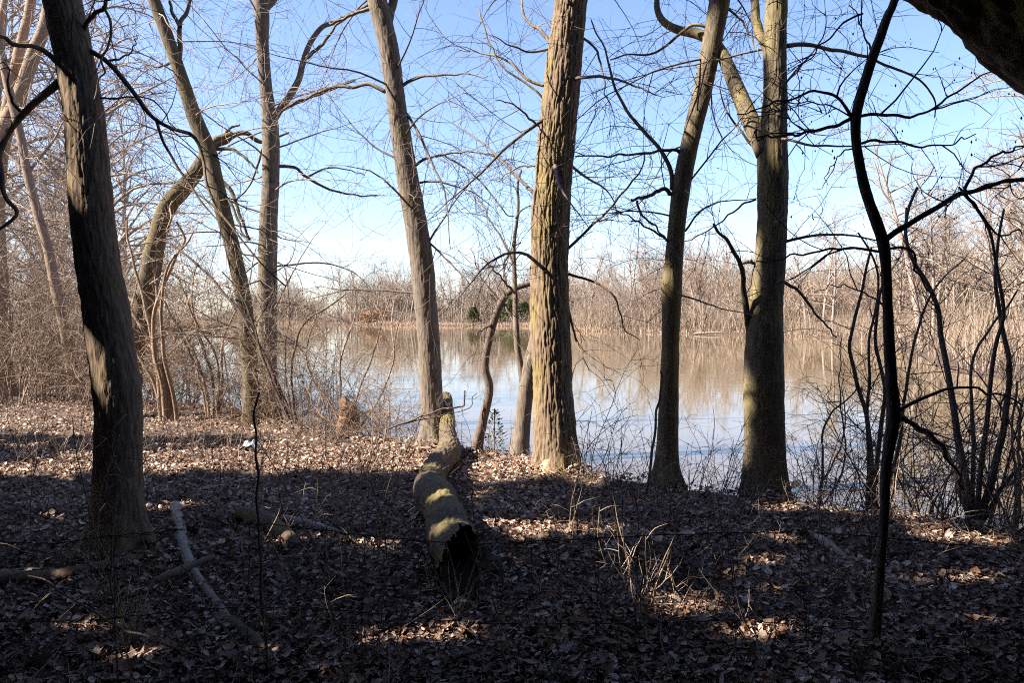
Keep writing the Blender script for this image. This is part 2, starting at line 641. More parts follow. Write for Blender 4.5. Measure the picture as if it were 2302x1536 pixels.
def auto_limbs(c, zs, n, L, up=(40, 18), seed=0, rfac=.38, lean=None):
    """limbs of the crown all round the trunk rows c between the heights zs; longer ones low, rising then arching over"""
    z = c[:, 2]
    out = []
    for k in range(n):
        zz = zs[0] + (zs[1] - zs[0]) * (k + rng.uniform(0, .9)) / n
        i = int(np.argmin(np.abs(z - zz)))
        az = k * 2.4 + rng.uniform(-.5, .5) + seed
        el = math.radians(rng.normal(*up))
        D = np.array([[math.cos(az) * math.cos(el), math.sin(az) * math.cos(el), math.sin(el)]])
        l = L * rng.uniform(.65, 1.15)
        P = grow(c[i:i + 1, :3], D, np.array([l]), 14, .085, .035)[0]
        if np.linalg.norm(P - [0, 0, CAMZ], axis=1).min() < 2.6:
            continue
        r0 = min(c[i, 3] * rfac, .012 * l + .004)
        out.append(np.column_stack([P, np.linspace(r0, .0018, 14)]))
    return out


def extend(pts, up, r_end):
    """carry the trunk on above the picture"""
    d = unit(pts[-1, :3] - pts[-2, :3])
    e = pts[-1, :3] + d * up * .5 + np.array([0, 0, up * .08])
    f = e + unit(d + [0, 0, .5]) * up * .5
    return np.vstack([pts, [*e, (pts[-1, 3] + r_end) / 2], [*f, r_end]])


def photo_tree(label, Yb, trunk, bmat, tmat, branches=(), sides=48, rows=160, furrow=.006, scale=30, flare=.35, ext=5., limbs=(9, 2.4), group=None,
               twig=(2.6, .75, 5, .3), dY=0., buds=0., seed=1, gravity=.03, name='bare_tree', cat='tree', lowlimbs=(0, 1.4, 1.2, 4), stretch=.075, budmat=None, d3=0, lump=.04):
    """a tree standing where the photo shows it: trunk and limbs along their outlines, fine crown grown on them"""
    tr = sorted(trunk, key=lambda p: -p[1])
    a = np.array(tr, float)
    s = (a[0, 1] - a[:, 1]) / max(a[0, 1] - a[-1, 1], 1)
    Yd = Yb + dY * s
    P = unproj(a[:, 0], a[:, 1], Yd)
    rows4 = np.column_stack([P, a[:, 2] * .5 / FPX * Yd])
    base = P[0].copy()
    base[2] = gz(base[0], base[1])
    foot = rows4[:1].copy()
    foot[0, 2] = min(base[2], foot[0, 2]) - .35
    t = thing(name, label, cat, base, group)
    vis = np.vstack([foot, rows4])
    if ext:
        full = extend(vis, ext, vis[-1, 3] * .45)
        V, Q, _ = trunk_geo(vis if not ext else np.vstack([vis, full[-2:-1]]), sides, rows, seed, furrow, stretch, scale, flare, base_z=base[2], lump=lump)
        g = Geo().add(V, Q)
        top = catmull(np.vstack([full[-3:-1] - 0, full[-1:]]), 12)[5:]
        g.add(*tubes(top[None, :, :3], top[None, :, 3] * .98, 14))
        cc = catmull(full, 80)
    else:
        V, Q, tt = trunk_geo(vis, sides, rows, seed, furrow, stretch, scale, flare, base_z=base[2], caps=True, lump=lump)
        g = Geo().add(V, Q, tt)
        cc = catmull(vis, 80)
    g.obj('trunk', bmat, t)
    lim = []
    for b in branches:
        px, w0, w1, dy = b[:4]
        yy = float(np.interp(px[0][1], a[::-1, 1], Yd[::-1]))
        c = branch_pts(px, yy, w0, w1, dy)
        c = catmull(c, 30)
        if w0 >= 10:
            V, Q, tt = trunk_geo(c, 16, 46, seed + len(lim), .002, .2, 40, caps=True)
        else:
            V, Q = tubes(c[None, :, :3], c[None, :, 3], 6)
            tt = None
        Geo().add(V, Q, tt).obj('branch', b[4] if len(b) > 4 else bmat, t)
        lim.append(c)
    up = []
    if ext and limbs[0]:
        ztop = cc[-1, 2]
        up = auto_limbs(cc, (rows4[-1, 2] - .3, ztop - .2), limbs[0], limbs[1], seed=seed)
    if lowlimbs[0]:
        up += auto_limbs(cc, (lowlimbs[2], lowlimbs[3]), lowlimbs[0], lowlimbs[1], (15, 22), seed=seed + 1, rfac=.12)
    g = Geo()
    tips = []
    if up:
        P_, R_ = lines_to_batch(up)
        g.add(*tubes(P_, R_, 5))
        lim += up
    if lim:
        P_, R_ = lines_to_batch(lim)
        twig_levels(g, P_, R_, twig[0], twig[1], twig[2], twig[3], grav=gravity, tips=tips, d3=d3)
    if g.n:
        g.obj('crown', tmat, t, kind='stuff')
    if buds and tips:
        q = np.vstack(tips)
        q = q[rng.random(len(q)) < buds]
        q = np.vstack([q + rng.normal(0, .012, q.shape) for _ in range(2)])
        bg_ = Geo()
        bud_geo(bg_, q, .0042)
        bg_.obj('buds', budmat or M_BUD, t, kind='stuff')
    return t


# --- the seven trunks of the foreground
photo_tree('thick dark leaning trunk in shade at the left, roots spread into the leaf litter', 5.3,
           [(262, 1250, 118), (264, 1150, 106), (266, 1050, 104), (266, 900, 102), (250, 780, 100), (240, 700, 98), (222, 600, 92), (210, 500, 90), (200, 380, 88),
            (188, 250, 84), (165, 120, 80), (140, 0, 78), (120, -120, 76)], M_DARK, M_TWIGD,
           [([(155, 165), (115, 125), (80, 105), (45, 100), (0, 75), (-60, 20)], 13, 7, -.6), ([(185, 75), (205, 40), (235, 12), (260, -40)], 11, 7, -.3),
            ([(232, 14), (248, 45), (250, 75), (240, 108), (230, 128), (236, 150), (222, 185), (214, 225)], 7, 3, -.35),
            ([(192, 108), (240, 137), (300, 205), (350, 265), (385, 290), (440, 312), (452, 350), (470, 430), (500, 480), (560, 560), (640, 640)], 12, 3, -.5),
            ([(350, 265), (362, 300), (378, 340), (420, 405), (455, 455), (510, 520), (560, 590)], 7, 2.5, -.2),
            ([(172, 168), (125, 190), (85, 225), (50, 252), (25, 290), (5, 325), (4, 380), (15, 440), (40, 475), (20, 505), (-20, 530)], 19, 6, -.4),
            ([(215, 222), (270, 220), (340, 222), (380, 270), (400, 300)], 5, 2, .3), ([(240, 137), (262, 134), (290, 120), (310, 80)], 6, 2, .2),
            ([(48, 252), (25, 220), (14, 150), (0, 140)], 8, 3, -.2)],
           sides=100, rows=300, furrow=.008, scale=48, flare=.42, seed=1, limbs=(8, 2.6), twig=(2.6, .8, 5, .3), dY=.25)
photo_tree('pale lit trunk leaning left, left of the thick furrowed trunk, forked at the top', 9.9,
           [(975, 1002, 62), (972, 940, 52), (969, 860, 50), (965, 780, 50), (958, 700, 50), (949, 600, 52), (934, 500, 50), (917, 400, 48), (901, 300, 45), (887, 200, 42),
            (872, 100, 44), (848, 0, 42), (820, -110, 38)], M_GREY, M_TWIG,
           [([(868, 60), (880, 20), (890, -30), (905, -150)], 22, 14, .4), ([(866, 206), (845, 193), (820, 189), (790, 196), (755, 194), (700, 215), (640, 245)], 10, 3, .5),
            ([(905, 192), (925, 180), (950, 172), (1000, 168), (1045, 164), (1100, 170)], 8, 2, -.6), ([(910, 250), (930, 280), (948, 315), (968, 360), (985, 400), (1000, 430), (1008, 500), (1012, 560)], 7, 2, -.8),
            ([(928, 378), (950, 360), (975, 352), (1030, 342), (1090, 344), (1130, 350)], 7, 2, -.4), ([(1000, 350), (1050, 380), (1090, 420), (1130, 470), (1155, 492)], 5, 3, -.2),
            ([(960, 540), (1000, 580), (1030, 610), (1060, 640), (1100, 645)], 5, 2, -.4), ([(838, 15), (800, 30), (765, 45), (740, 55)], 9, 5, .2)],
           sides=84, rows=250, furrow=.0065, scale=46, flare=.4, seed=2, limbs=(10, 3.2), twig=(4.6, 1.25, 5.5, .42), buds=.2, lowlimbs=(14, 2.1, 1.8, 6), gravity=.045)
photo_tree('thickest trunk near the middle with deep furrowed yellow brown bark, gnawed at its foot', 8.2,
           [(1250, 1058, 104), (1249, 1010, 98), (1245, 930, 93), (1242, 850, 90), (1239, 780, 89), (1236, 700, 87), (1235, 600, 84), (1237, 500, 87), (1244, 400, 84), (1252, 300, 82),
            (1262, 200, 80), (1272, 100, 76), (1284, 0, 73), (1300, -120, 70)], M_OLD, M_TWIG,
           [([(1236, 96), (1215, 66), (1185, 45), (1172, 8), (1168, -40)], 8, 4, .5), ([(1231, 110), (1200, 118), (1170, 112), (1140, 98), (1108, 78)], 6, 2, -.4),
            ([(1222, 192), (1188, 180), (1165, 160), (1148, 140), (1115, 126), (1075, 120), (1030, 110)], 8, 2, .4), ([(1220, 220), (1190, 192), (1165, 175), (1130, 150), (1100, 95), (1078, 20)], 6, 2.5, .2),
            ([(1214, 284), (1190, 266), (1165, 243), (1140, 228), (1112, 225)], 6, 2, -.4), ([(1312, 86), (1335, 105), (1348, 135), (1355, 170), (1362, 205), (1375, 250)], 6, 2, -.3),
            ([(1209, 374), (1170, 375), (1140, 392), (1118, 412)], 5, 2, .3), ([(1278, 616), (1330, 632), (1365, 650), (1392, 690), (1405, 740), (1440, 770)], 7, 2, -.5),
            ([(1278, 696), (1288, 742), (1300, 780), (1327, 833)], 7, 2, -.35), ([(1276, 560), (1340, 500), (1395, 440), (1440, 380), (1455, 350)], 7, 3, -.5)],
           sides=220, rows=360, furrow=.014, scale=37, flare=.2, seed=3, limbs=(10, 3.6), twig=(4.6, 1.2, 5.5, .42), buds=.2, lowlimbs=(13, 2.1, 2.0, 6), gravity=.045, stretch=.06, lump=.035)
photo_tree('slim dark trunk leaning right between the furrowed trunk and the forked trunk', 7.4,
           [(1496, 1094, 58), (1498, 1040, 50), (1502, 950, 46), (1505, 850, 42), (1508, 750, 40), (1510, 650, 46), (1514, 600, 41), (1522, 500, 38), (1535, 400, 40), (1556, 300, 39),
            (1580, 200, 42), (1600, 100, 43), (1618, 0, 45), (1640, -130, 42)], M_OLIVE, M_TWIG,
           [([(1536, 352), (1528, 342), (1505, 337), (1450, 346), (1380, 350), (1295, 352)], 8, 3, -.5, M_SAPL), ([(1511, 425), (1508, 385), (1490, 345), (1450, 300), (1400, 232), (1372, 170), (1358, 110), (1330, 50)], 11, 3, .5),
            ([(1506, 437), (1497, 425), (1485, 426), (1455, 443), (1420, 450)], 10, 6, -.3, M_SAPL), ([(1432, 452), (1440, 480), (1470, 505), (1500, 545)], 6, 3, -.2, M_SAPL),
            ([(1590, 60), (1560, 55), (1535, 70), (1505, 95), (1470, 120), (1420, 125), (1370, 130)], 8, 3, .4), ([(1635, 18), (1665, 45), (1690, 85), (1705, 130)], 6, 2, -.4),
            ([(1540, 520), (1580, 470), (1640, 450), (1700, 448)], 5, 2, .4), ([(1525, 560), (1440, 500), (1375, 470)], 6, 2.5, -.2, M_SAPL)],
           sides=70, rows=220, furrow=.0035, scale=40, flare=.5, seed=4, limbs=(10, 3.0), twig=(4.8, 1.0, 6, .38), buds=.3, lowlimbs=(10, 1.7, 1.8, 5), gravity=.05)
photo_tree('stout straight trunk with a forked left limb, right of the slim leaning trunk', 7.0,
           [(1718, 1122, 102), (1718, 1060, 93), (1718, 960, 88), (1717, 850, 87), (1718, 760, 82), (1720, 690, 76), (1730, 600, 69), (1736, 500, 66), (1737, 400, 67), (1736, 310, 62),
            (1742, 220, 52), (1742, 120, 47), (1746, 0, 44), (1752, -130, 40)], M_OLIVE, M_TWIG,
           [([(1722, 345), (1704, 306), (1682, 255), (1655, 195), (1635, 150), (1618, 116), (1592, 88), (1552, 72), (1500, 58), (1480, 25), (1478, -40)], 46, 9, .9),
            ([(1738, 140), (1722, 105), (1708, 70), (1698, 30), (1692, -60)], 24, 15, .3), ([(1765, 104), (1800, 101), (1868, 111), (1950, 130), (2038, 165), (2075, 188), (2097, 215), (2100, 260)], 10, 3, .7),
            ([(1684, 742), (1673, 660), (1667, 600), (1655, 570), (1635, 540), (1605, 508)], 15, 6, -.4), ([(1668, 592), (1685, 590), (1700, 590)], 8, 6, 0, M_SAPL),
            ([(1765, 636), (1800, 660), (1830, 700), (1880, 760)], 8, 3, .4), ([(1700, 448), (1670, 460), (1630, 490), (1590, 520), (1540, 540)], 5, 2, .3)],
           sides=120, rows=260, furrow=.006, scale=34, flare=.38, seed=5, limbs=(9, 3.0), twig=(4.8, 1.0, 6, .38), buds=.35, lowlimbs=(10, 1.8, 2.2, 6), gravity=.06, stretch=.1)
photo_tree('straight mid distance trunk forking at the top, behind the brush left of centre', 12.6,
           [(602, 932, 56), (600, 860, 46), (600, 750, 42), (601, 650, 41), (604, 500, 40), (609, 400, 38), (608, 290, 37), (598, 200, 28), (590, 100, 28), (588, 20, 32), (570, -60, 22), (560, -120, 20)],
           M_GREY, M_TWIGL,
           [([(590, 25), (608, 2), (625, -20), (650, -70)], 22, 14, .3), ([(612, 275), (630, 245), (660, 200), (680, 150), (692, 108), (716, 66), (762, 44), (830, 14)], 17, 8, .5),
            ([(690, 130), (715, 108), (735, 88), (755, 55), (775, 40)], 9, 4, -.3), ([(628, 250), (665, 232), (710, 214), (760, 196), (800, 180)], 9, 4, -.4),
            ([(628, 374), (665, 378), (690, 398), (740, 425), (800, 438), (850, 440)], 8, 3, .4, M_SAPL), ([(690, 398), (730, 380), (765, 378), (820, 392)], 5, 2, .2),
            ([(592, 330), (560, 420), (500, 470)], 6, 2, .4)],
           sides=44, rows=160, furrow=.005, scale=30, flare=.2, seed=6, limbs=(10, 3.4), twig=(4.4, 1.2, 5.5, .5), lowlimbs=(24, 2.4, 1.0, 7), gravity=.03)
photo_tree('slender trunk leaning left behind the brush, crossing a broken mossy limb', 12.0,
           [(566, 930, 40), (562, 820, 36), (548, 680, 35), (528, 580, 33), (505, 490, 34), (488, 420, 33), (470, 340, 32), (440, 270, 33), (420, 210, 30), (400, 150, 28), (372, 70, 27), (345, -5, 26), (320, -100, 22)],
           M_MOSSY, M_TWIGL, [([(400, 150), (405, 110), (404, 60), (425, 10), (440, -40)], 12, 7, .3), ([(388, 140), (350, 150), (300, 130)], 6, 2, .3), ([(490, 420), (520, 460), (545, 520), (560, 540)], 8, 4, -.3),
                             ([(405, 60), (385, 20), (375, -40)], 9, 5, .3), ([(500, 480), (450, 440), (380, 400)], 6, 2, .6)],
           sides=40, rows=150, furrow=.004, scale=34, flare=.2, seed=7, limbs=(8, 2.8), twig=(4.4, 1.2, 5.5, .5), lowlimbs=(20, 2.2, 1.0, 7), gravity=.03)
photo_tree('broken mossy leaning trunk ending in a knobby top behind the left trunk', 12.8,
           [(285, 900, 56), (298, 800, 52), (318, 700, 47), (340, 600, 44), (352, 540, 42), (375, 470, 39), (410, 425, 37), (440, 388, 33), (463, 352, 31), (478, 326, 26), (497, 311, 17), (522, 302, 10)],
           M_MOSSY, M_TWIGL, [([(480, 325), (505, 318), (528, 302), (555, 300), (590, 318), (650, 300)], 15, 4, .4), ([(488, 335), (520, 335), (545, 350), (580, 385)], 9, 4, -.2),
                             ([(482, 350), (495, 400), (520, 430), (545, 500), (560, 540)], 12, 5, -.2), ([(500, 315), (515, 290), (540, 280)], 8, 4, .2)],
           sides=44, rows=160, furrow=.006, scale=28, flare=.2, seed=8, ext=0, twig=(4, .8, 5, .35), lump=.09, lowlimbs=(8, 1.6, 1.5, 4))
photo_tree('pale thin trunk in the brush at the far left', 15.0,
           [(168, 880, 26), (150, 760, 24), (128, 660, 23), (108, 560, 21), (85, 480, 20), (62, 390, 19), (45, 300, 18), (20, 200, 18), (5, 120, 16), (-10, 20, 14)], M_SHRUB, M_TWIGL,
           [([(85, 480), (60, 470), (10, 440)], 6, 2, .5), ([(62, 390), (110, 330), (150, 260)], 7, 3, .4)], sides=28, rows=120, furrow=.003, seed=9, limbs=(8, 2.6), twig=(4, 1.2, 5.5, .5), lowlimbs=(24, 2.4, 1.0, 7))
photo_tree('pale upright twin trunk in the top left corner behind the left trunk', 16.0,
           [(10, 900, 44), (0, 700, 42), (-10, 500, 38), (-4, 380, 34), (15, 280, 32), (45, 210, 30), (80, 110, 28), (100, 60, 26), (120, -40, 24)], M_SHRUB, M_TWIGL,
           [([(10, 290), (25, 200), (45, 110), (62, 40), (75, -30)], 26, 18, .3), ([(0, 330), (-20, 200), (0, 60), (15, -20)], 20, 12, .3)],
           sides=32, rows=120, furrow=.004, seed=10, limbs=(9, 3.2), twig=(4, 1.2, 5.5, .5), lowlimbs=(24, 2.4, 1.0, 7))
photo_tree('crooked dark little tree at the bank bending over to the furrowed trunk', 9.3,
           [(1072, 1014, 24), (1085, 950, 20), (1100, 875, 19), (1090, 822, 18), (1104, 745, 17), (1126, 682, 16), (1152, 652, 14), (1185, 640, 11), (1202, 638, 9)], M_SAPL, M_TWIG,
           [([(1110, 722), (1098, 735), (1085, 740), (1062, 760)], 6, 2, -.3), ([(1134, 685), (1150, 715), (1160, 728)], 7, 3, -.2), ([(1130, 690), (1110, 660), (1080, 620), (1060, 560)], 6, 2, .3),
            ([(1140, 660), (1133, 600), (1150, 560), (1168, 545)], 8, 4, .3, M_GREY)], sides=24, rows=90, furrow=.002, seed=11, ext=0, twig=(7, .7, 6, .28), lump=.08)
photo_tree('slender pale two stemmed tree just behind the furrowed trunk', 9.0,
           [(1168, 1030, 46), (1174, 960, 38), (1181, 890, 36), (1192, 820, 33), (1206, 740, 26), (1215, 600, 20), (1222, 450, 17), (1228, 250, 14)], M_GREY, M_TWIG,
           [([(1176, 860), (1170, 825), (1161, 760), (1158, 660), (1157, 560), (1160, 490), (1166, 400), (1172, 380)], 17, 5, .3), ([(1157, 600), (1130, 540), (1100, 490), (1060, 420)], 6, 2, .3),
            ([(1160, 490), (1175, 470), (1195, 465)], 5, 2, .2), ([(1158, 660), (1140, 640), (1105, 600), (1080, 580)], 6, 2, -.3)],
           sides=36, rows=120, furrow=.002, seed=12, ext=0, twig=(6, .9, 6, .32), flare=.2)
photo_tree('black sapling with forking side branches in front at the right, under the leaning trunk', 3.55,
           [(1953, 1545, 27.9), (1968, 1400, 24.6), (1981, 1250, 21.3), (1988, 1150, 22.1), (1992, 1050, 23.8), (2008, 940, 29.5), (2004, 860, 24.6), (1998, 760, 23.0), (1993, 640, 22.1), (1985, 545, 26.2), (1946, 430, 23.0),
            (1926, 330, 19.7), (1924, 262, 21.3), (1942, 190, 20.5), (1965, 120, 20.5), (1998, 30, 18.0), (2018, -20, 16.4)], M_SAPL, M_TWIGD,
           [([(1930, 262), (1960, 258), (2000, 257), (2032, 266), (2080, 250), (2130, 222), (2190, 178), (2235, 160)], 8, 3, .3), ([(1915, 264), (1898, 235), (1868, 212), (1830, 205), (1775, 220), (1722, 238), (1660, 260)], 8, 2.5, -.25),
            ([(1915, 266), (1872, 285), (1800, 298), (1742, 304), (1690, 300)], 9, 4, .2), ([(1912, 262), (1850, 235), (1780, 230), (1720, 225)], 4, 2, .2),
            ([(1938, 322), (1962, 316), (2010, 318), (2070, 330), (2140, 322), (2195, 300)], 7, 2.5, .3), ([(1990, 540), (2030, 510), (2075, 482), (2165, 436), (2230, 415), (2302, 400), (2380, 390)], 14, 8, .1),
            ([(2165, 436), (2180, 400), (2205, 372), (2250, 345), (2302, 330)], 8, 4, .15), ([(2008, 935), (2045, 910), (2095, 885), (2155, 872), (2230, 888), (2302, 905)], 9, 4, .25),
            ([(2015, 935), (2060, 958), (2110, 995), (2150, 1060), (2165, 1100)], 12, 5, .5), ([(1978, 566), (1920, 557), (1850, 560), (1790, 576), (1700, 592)], 7, 3, .3),
            ([(1996, 560), (2030, 555), (2055, 580), (2070, 630), (2110, 690)], 7, 3, .35), ([(1940, 30), (1905, 45), (1870, 85), (1820, 130), (1770, 190)], 5, 2, .2), ([(1960, 120), (1930, 42), (1905, 10)], 5, 2, .3),
            ([(2000, 700), (1960, 670), (1900, 640), (1840, 650)], 5, 2, .25), ([(1926, 330), (1900, 340), (1865, 380), (1858, 420)], 4, 1.5, .1), ([(2168, 436), (2210, 490), (2245, 530), (2300, 520)], 8, 3, .1)],
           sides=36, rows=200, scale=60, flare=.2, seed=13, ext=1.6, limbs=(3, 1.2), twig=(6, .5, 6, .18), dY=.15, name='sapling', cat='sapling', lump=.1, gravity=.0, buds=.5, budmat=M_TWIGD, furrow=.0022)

# ---- the great trunk leaning over the top right corner
t = thing('leaning_tree', 'huge black trunk with ragged bark leaning over the top right corner', 'tree', (4.6, 2.0, 0))
c = []
for px_, py_, Y_, w_ in [(3330, 1900, 2.9, 520), (3060, 1250, 2.9, 430), (2900, 830, 2.85, 420), (2730, 450, 2.8, 420), (2500, 130, 2.8, 420), (2210, -120, 2.85, 410), (1830, -380, 2.9, 400), (1300, -760, 3.0, 370), (600, -1300, 3.1, 300), (100, -1900, 3.2, 200)]:
    c.append((*unproj(px_ + 42, py_ - 34, Y_), w_ * .5 / FPX * Y_))
c = np.array(c)
t.location = (c[0, 0], c[0, 1], 0)
V, Q, _ = trunk_geo(c, 130, 330, 14, .026, .25, 15, .35, base_z=0, lump=.08, rough=.2)
Geo().add(V, Q).obj('trunk', M_DARK, t)
lim = auto_limbs(catmull(c, 80), (4.6, 7.5), 9, 3.0, seed=5)
g = Geo()
P_, R_ = lines_to_batch(lim)
g.add(*tubes(P_, R_, 6))
twig_levels(g, P_, R_, 2.2, .8, 3.5, .3)
g.obj('crown', M_TWIGD, t, kind='stuff')


# ------------------------------------------------------------------ shrubs
def shrub_proto(name, label, cat, stems, h, spread, bmat, tmat, base_r=.18, r0=.012, d1=3.5, L1=.55, d2=5, L2=.25, lean=(0, 0), grav=.02, wander=.09, group=None, d3=0, far=1., nparts=6):
    """a many stemmed bush at the origin: the thick stems are parts, the fine twigs one crown"""
    t = thing(name, label, cat, (0, 0, 0), group)
    az = rng.uniform(0, 6.283, stems)
    S = np.stack([np.cos(az), np.sin(az), 0 * az], -1) * (base_r * np.sqrt(rng.random(stems)))[:, None]
    S[:, 2] = -.08
    D = np.stack([np.cos(az) * spread + lean[0], np.sin(az) * spread + lean[1], np.ones(stems)], -1) + rng.normal(0, .15, (stems, 3))
    L = h * rng.uniform(.55, 1.1, stems)
    P = grow(S, D, L, 14, wander, grav)
    ra = r0 * rng.uniform(.55, 1.2, stems)
    R = taper(ra, np.minimum(.002 * far, ra * .5), 14)
    order = np.argsort(-ra)
    for i in order[:nparts]:
        Geo().add(*tubes(P[i:i + 1], R[i:i + 1], 7)).obj('stem', bmat, t)
    g = Geo()
    rest = order[nparts:]
    if len(rest):
        g.add(*tubes(P[rest], R[rest], 5))
    twig_levels(g, P, R, d1, L1, d2, L2, r1=.0045 * far, r2=.0022 * far, grav=grav, far=far, tmin=.2, d3=d3, origin=100.)
    if g.n:
        g.obj('crown', tmat, t, kind='stuff')
    return t


def photo_shrub(label, Yb, stems, bmat, tmat, name='bare_shrub', cat='shrub', twig=(7, .8, 6, .34), gravity=.02, group=None):
    """a bush whose main stems follow the photo"""
    b = unproj(stems[0][0][0][0], stems[0][0][0][1], Yb)
    b[2] = gz(b[0], b[1])
    t = thing(name, label, cat, b, group)
    lim = []
    for px, w0, w1, dy in stems:
        c = catmull(branch_pts(px, Yb, w0, w1, dy), 34)
        c[0, 2] -= .12
        Geo().add(*tubes(c[None, :, :3], c[None, :, 3], 9)).obj('stem', bmat, t)
        lim.append(c)
    P_, R_ = lines_to_batch(lim)
    g = Geo()
    twig_levels(g, P_, R_, twig[0], twig[1], twig[2], twig[3], grav=gravity, tmin=.25)
    if g.n:
        g.obj('crown', tmat, t, kind='stuff')
    return t


photo_shrub('brown clump of close stems with leaning tops, right of the dark leaning left trunk', 12.2,
            [([(362, 946), (358, 860), (345, 790), (330, 700), (300, 590), (285, 500)], 12, 4, .3), ([(372, 948), (368, 880), (350, 800), (345, 720), (365, 650), (395, 580), (415, 540), (400, 500)], 13, 5, -.3),
             ([(382, 948), (375, 880), (355, 810), (320, 740), (290, 690), (270, 630)], 12, 4, .4), ([(390, 946), (382, 880), (365, 800), (362, 720), (350, 640), (340, 560)], 10, 4, .6),
             ([(398, 940), (385, 870), (370, 800), (362, 700), (380, 600), (440, 520)], 10, 4, -.4), ([(368, 945), (345, 860), (310, 800), (285, 740), (260, 640)], 9, 3, .2)], M_SHRUB, M_TWIGL)
photo_shrub('thin grey brown stems by the water beneath the arching limb', 12.6,
            [([(470, 938), (462, 870), (440, 800), (415, 755), (380, 700), (350, 640)], 7, 3, .3), ([(480, 938), (478, 850), (460, 790), (440, 730), (430, 650), (445, 590)], 7, 3, .2),
             ([(490, 936), (492, 840), (480, 790), (450, 740), (425, 690), (400, 620)], 7, 3, -.3), ([(466, 938), (450, 860), (430, 800), (400, 740)], 6, 2.5, .4),
             ([(495, 936), (500, 850), (500, 770), (530, 700), (560, 640), (575, 560)], 6, 2, .3)], M_SHRUB, M_TWIGL)
photo_shrub('long dark stems leaning left from the brush beside the bank, left of centre', 11.2,
            [([(672, 976), (640, 900), (600, 810), (560, 735), (510, 665), (450, 600), (400, 560), (345, 535)], 10, 4, .6), ([(665, 972), (625, 890), (590, 800), (570, 730), (540, 660), (500, 610)], 7, 3, .2),
             ([(668, 975), (655, 850), (665, 770), (690, 720), (740, 690), (775, 660)], 8, 3, -.2), ([(660, 970), (640, 820), (650, 700), (640, 600)], 5, 2, .3)], M_SAPL, M_TWIGL)
photo_shrub('tangled twiggy bush at the bank between the straight trunk and the pale leaning trunk', 11.0,
            [([(790, 975), (800, 900), (830, 820), (860, 720), (880, 640)], 6, 2, .3), ([(780, 975), (765, 880), (770, 790), (800, 700), (790, 610)], 6, 2, .5), ([(770, 975), (740, 900), (700, 850), (690, 780), (720, 680)], 6, 2, .2),
             ([(800, 976), (850, 900), (880, 830), (890, 760), (910, 690)], 6, 2, -.2), ([(775, 975), (720, 930), (680, 860), (640, 830)], 5, 2, .5)], M_SHRUB, M_TWIGL, twig=(9, .8, 6, .32))
photo_shrub('dark many stemmed shrub at the water near the right edge, stems fanning from one foot', 6.1,
            [([(2182, 1190), (2168, 1060), (2142, 930), (2126, 800), (2112, 735), (2098, 660), (2052, 592), (2038, 510), (2060, 420)], 19, 6, .5), ([(2195, 1190), (2235, 1060), (2262, 930), (2268, 830), (2252, 700), (2236, 610), (2245, 540), (2262, 470)], 18, 5, .2),
             ([(2190, 1190), (2205, 1060), (2222, 900), (2240, 760), (2256, 690), (2245, 600), (2215, 500), (2160, 420)], 13, 5, -.2), ([(2186, 1190), (2188, 1000), (2184, 900), (2185, 820), (2220, 740), (2290, 660)], 11, 4, .6),
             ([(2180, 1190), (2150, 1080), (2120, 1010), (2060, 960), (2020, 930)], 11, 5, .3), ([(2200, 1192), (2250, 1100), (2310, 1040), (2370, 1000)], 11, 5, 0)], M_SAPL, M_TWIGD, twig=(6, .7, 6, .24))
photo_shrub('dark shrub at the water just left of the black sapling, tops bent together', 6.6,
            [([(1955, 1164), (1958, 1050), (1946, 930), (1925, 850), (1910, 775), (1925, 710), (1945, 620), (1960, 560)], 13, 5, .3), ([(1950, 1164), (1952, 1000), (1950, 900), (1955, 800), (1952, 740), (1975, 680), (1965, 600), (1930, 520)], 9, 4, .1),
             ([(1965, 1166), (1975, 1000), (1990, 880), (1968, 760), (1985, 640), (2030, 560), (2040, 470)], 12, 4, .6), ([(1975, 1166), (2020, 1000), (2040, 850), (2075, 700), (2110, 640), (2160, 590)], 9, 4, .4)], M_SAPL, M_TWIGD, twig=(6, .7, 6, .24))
photo_shrub('sunlit brown stems standing at the right edge of the picture on the bank', 5.9,
            [([(2282, 1232), (2290, 1120), (2292, 1000), (2300, 880)], 9, 5, .2), ([(2276, 1232), (2284, 1100), (2275, 960), (2290, 860)], 8, 4, .3)], M_SHRUB, M_TWIG, twig=(2, .5, 4, .2))
photo_shrub('slim pale stemmed bush standing alone at the bank right of the forked trunk', 6.9,
            [([(1842, 1145), (1850, 1060), (1848, 980), (1865, 930), (1920, 885), (1930, 850)], 7, 3, .2), ([(1836, 1145), (1845, 1090), (1875, 1040), (1900, 960), (1890, 850)], 5, 2, .3),
             ([(1846, 1146), (1880, 1090), (1900, 1020), (1890, 900), (1885, 760)], 5, 2, -.2)], M_SHRUB, M_TWIGD, twig=(4, .5, 5, .2))

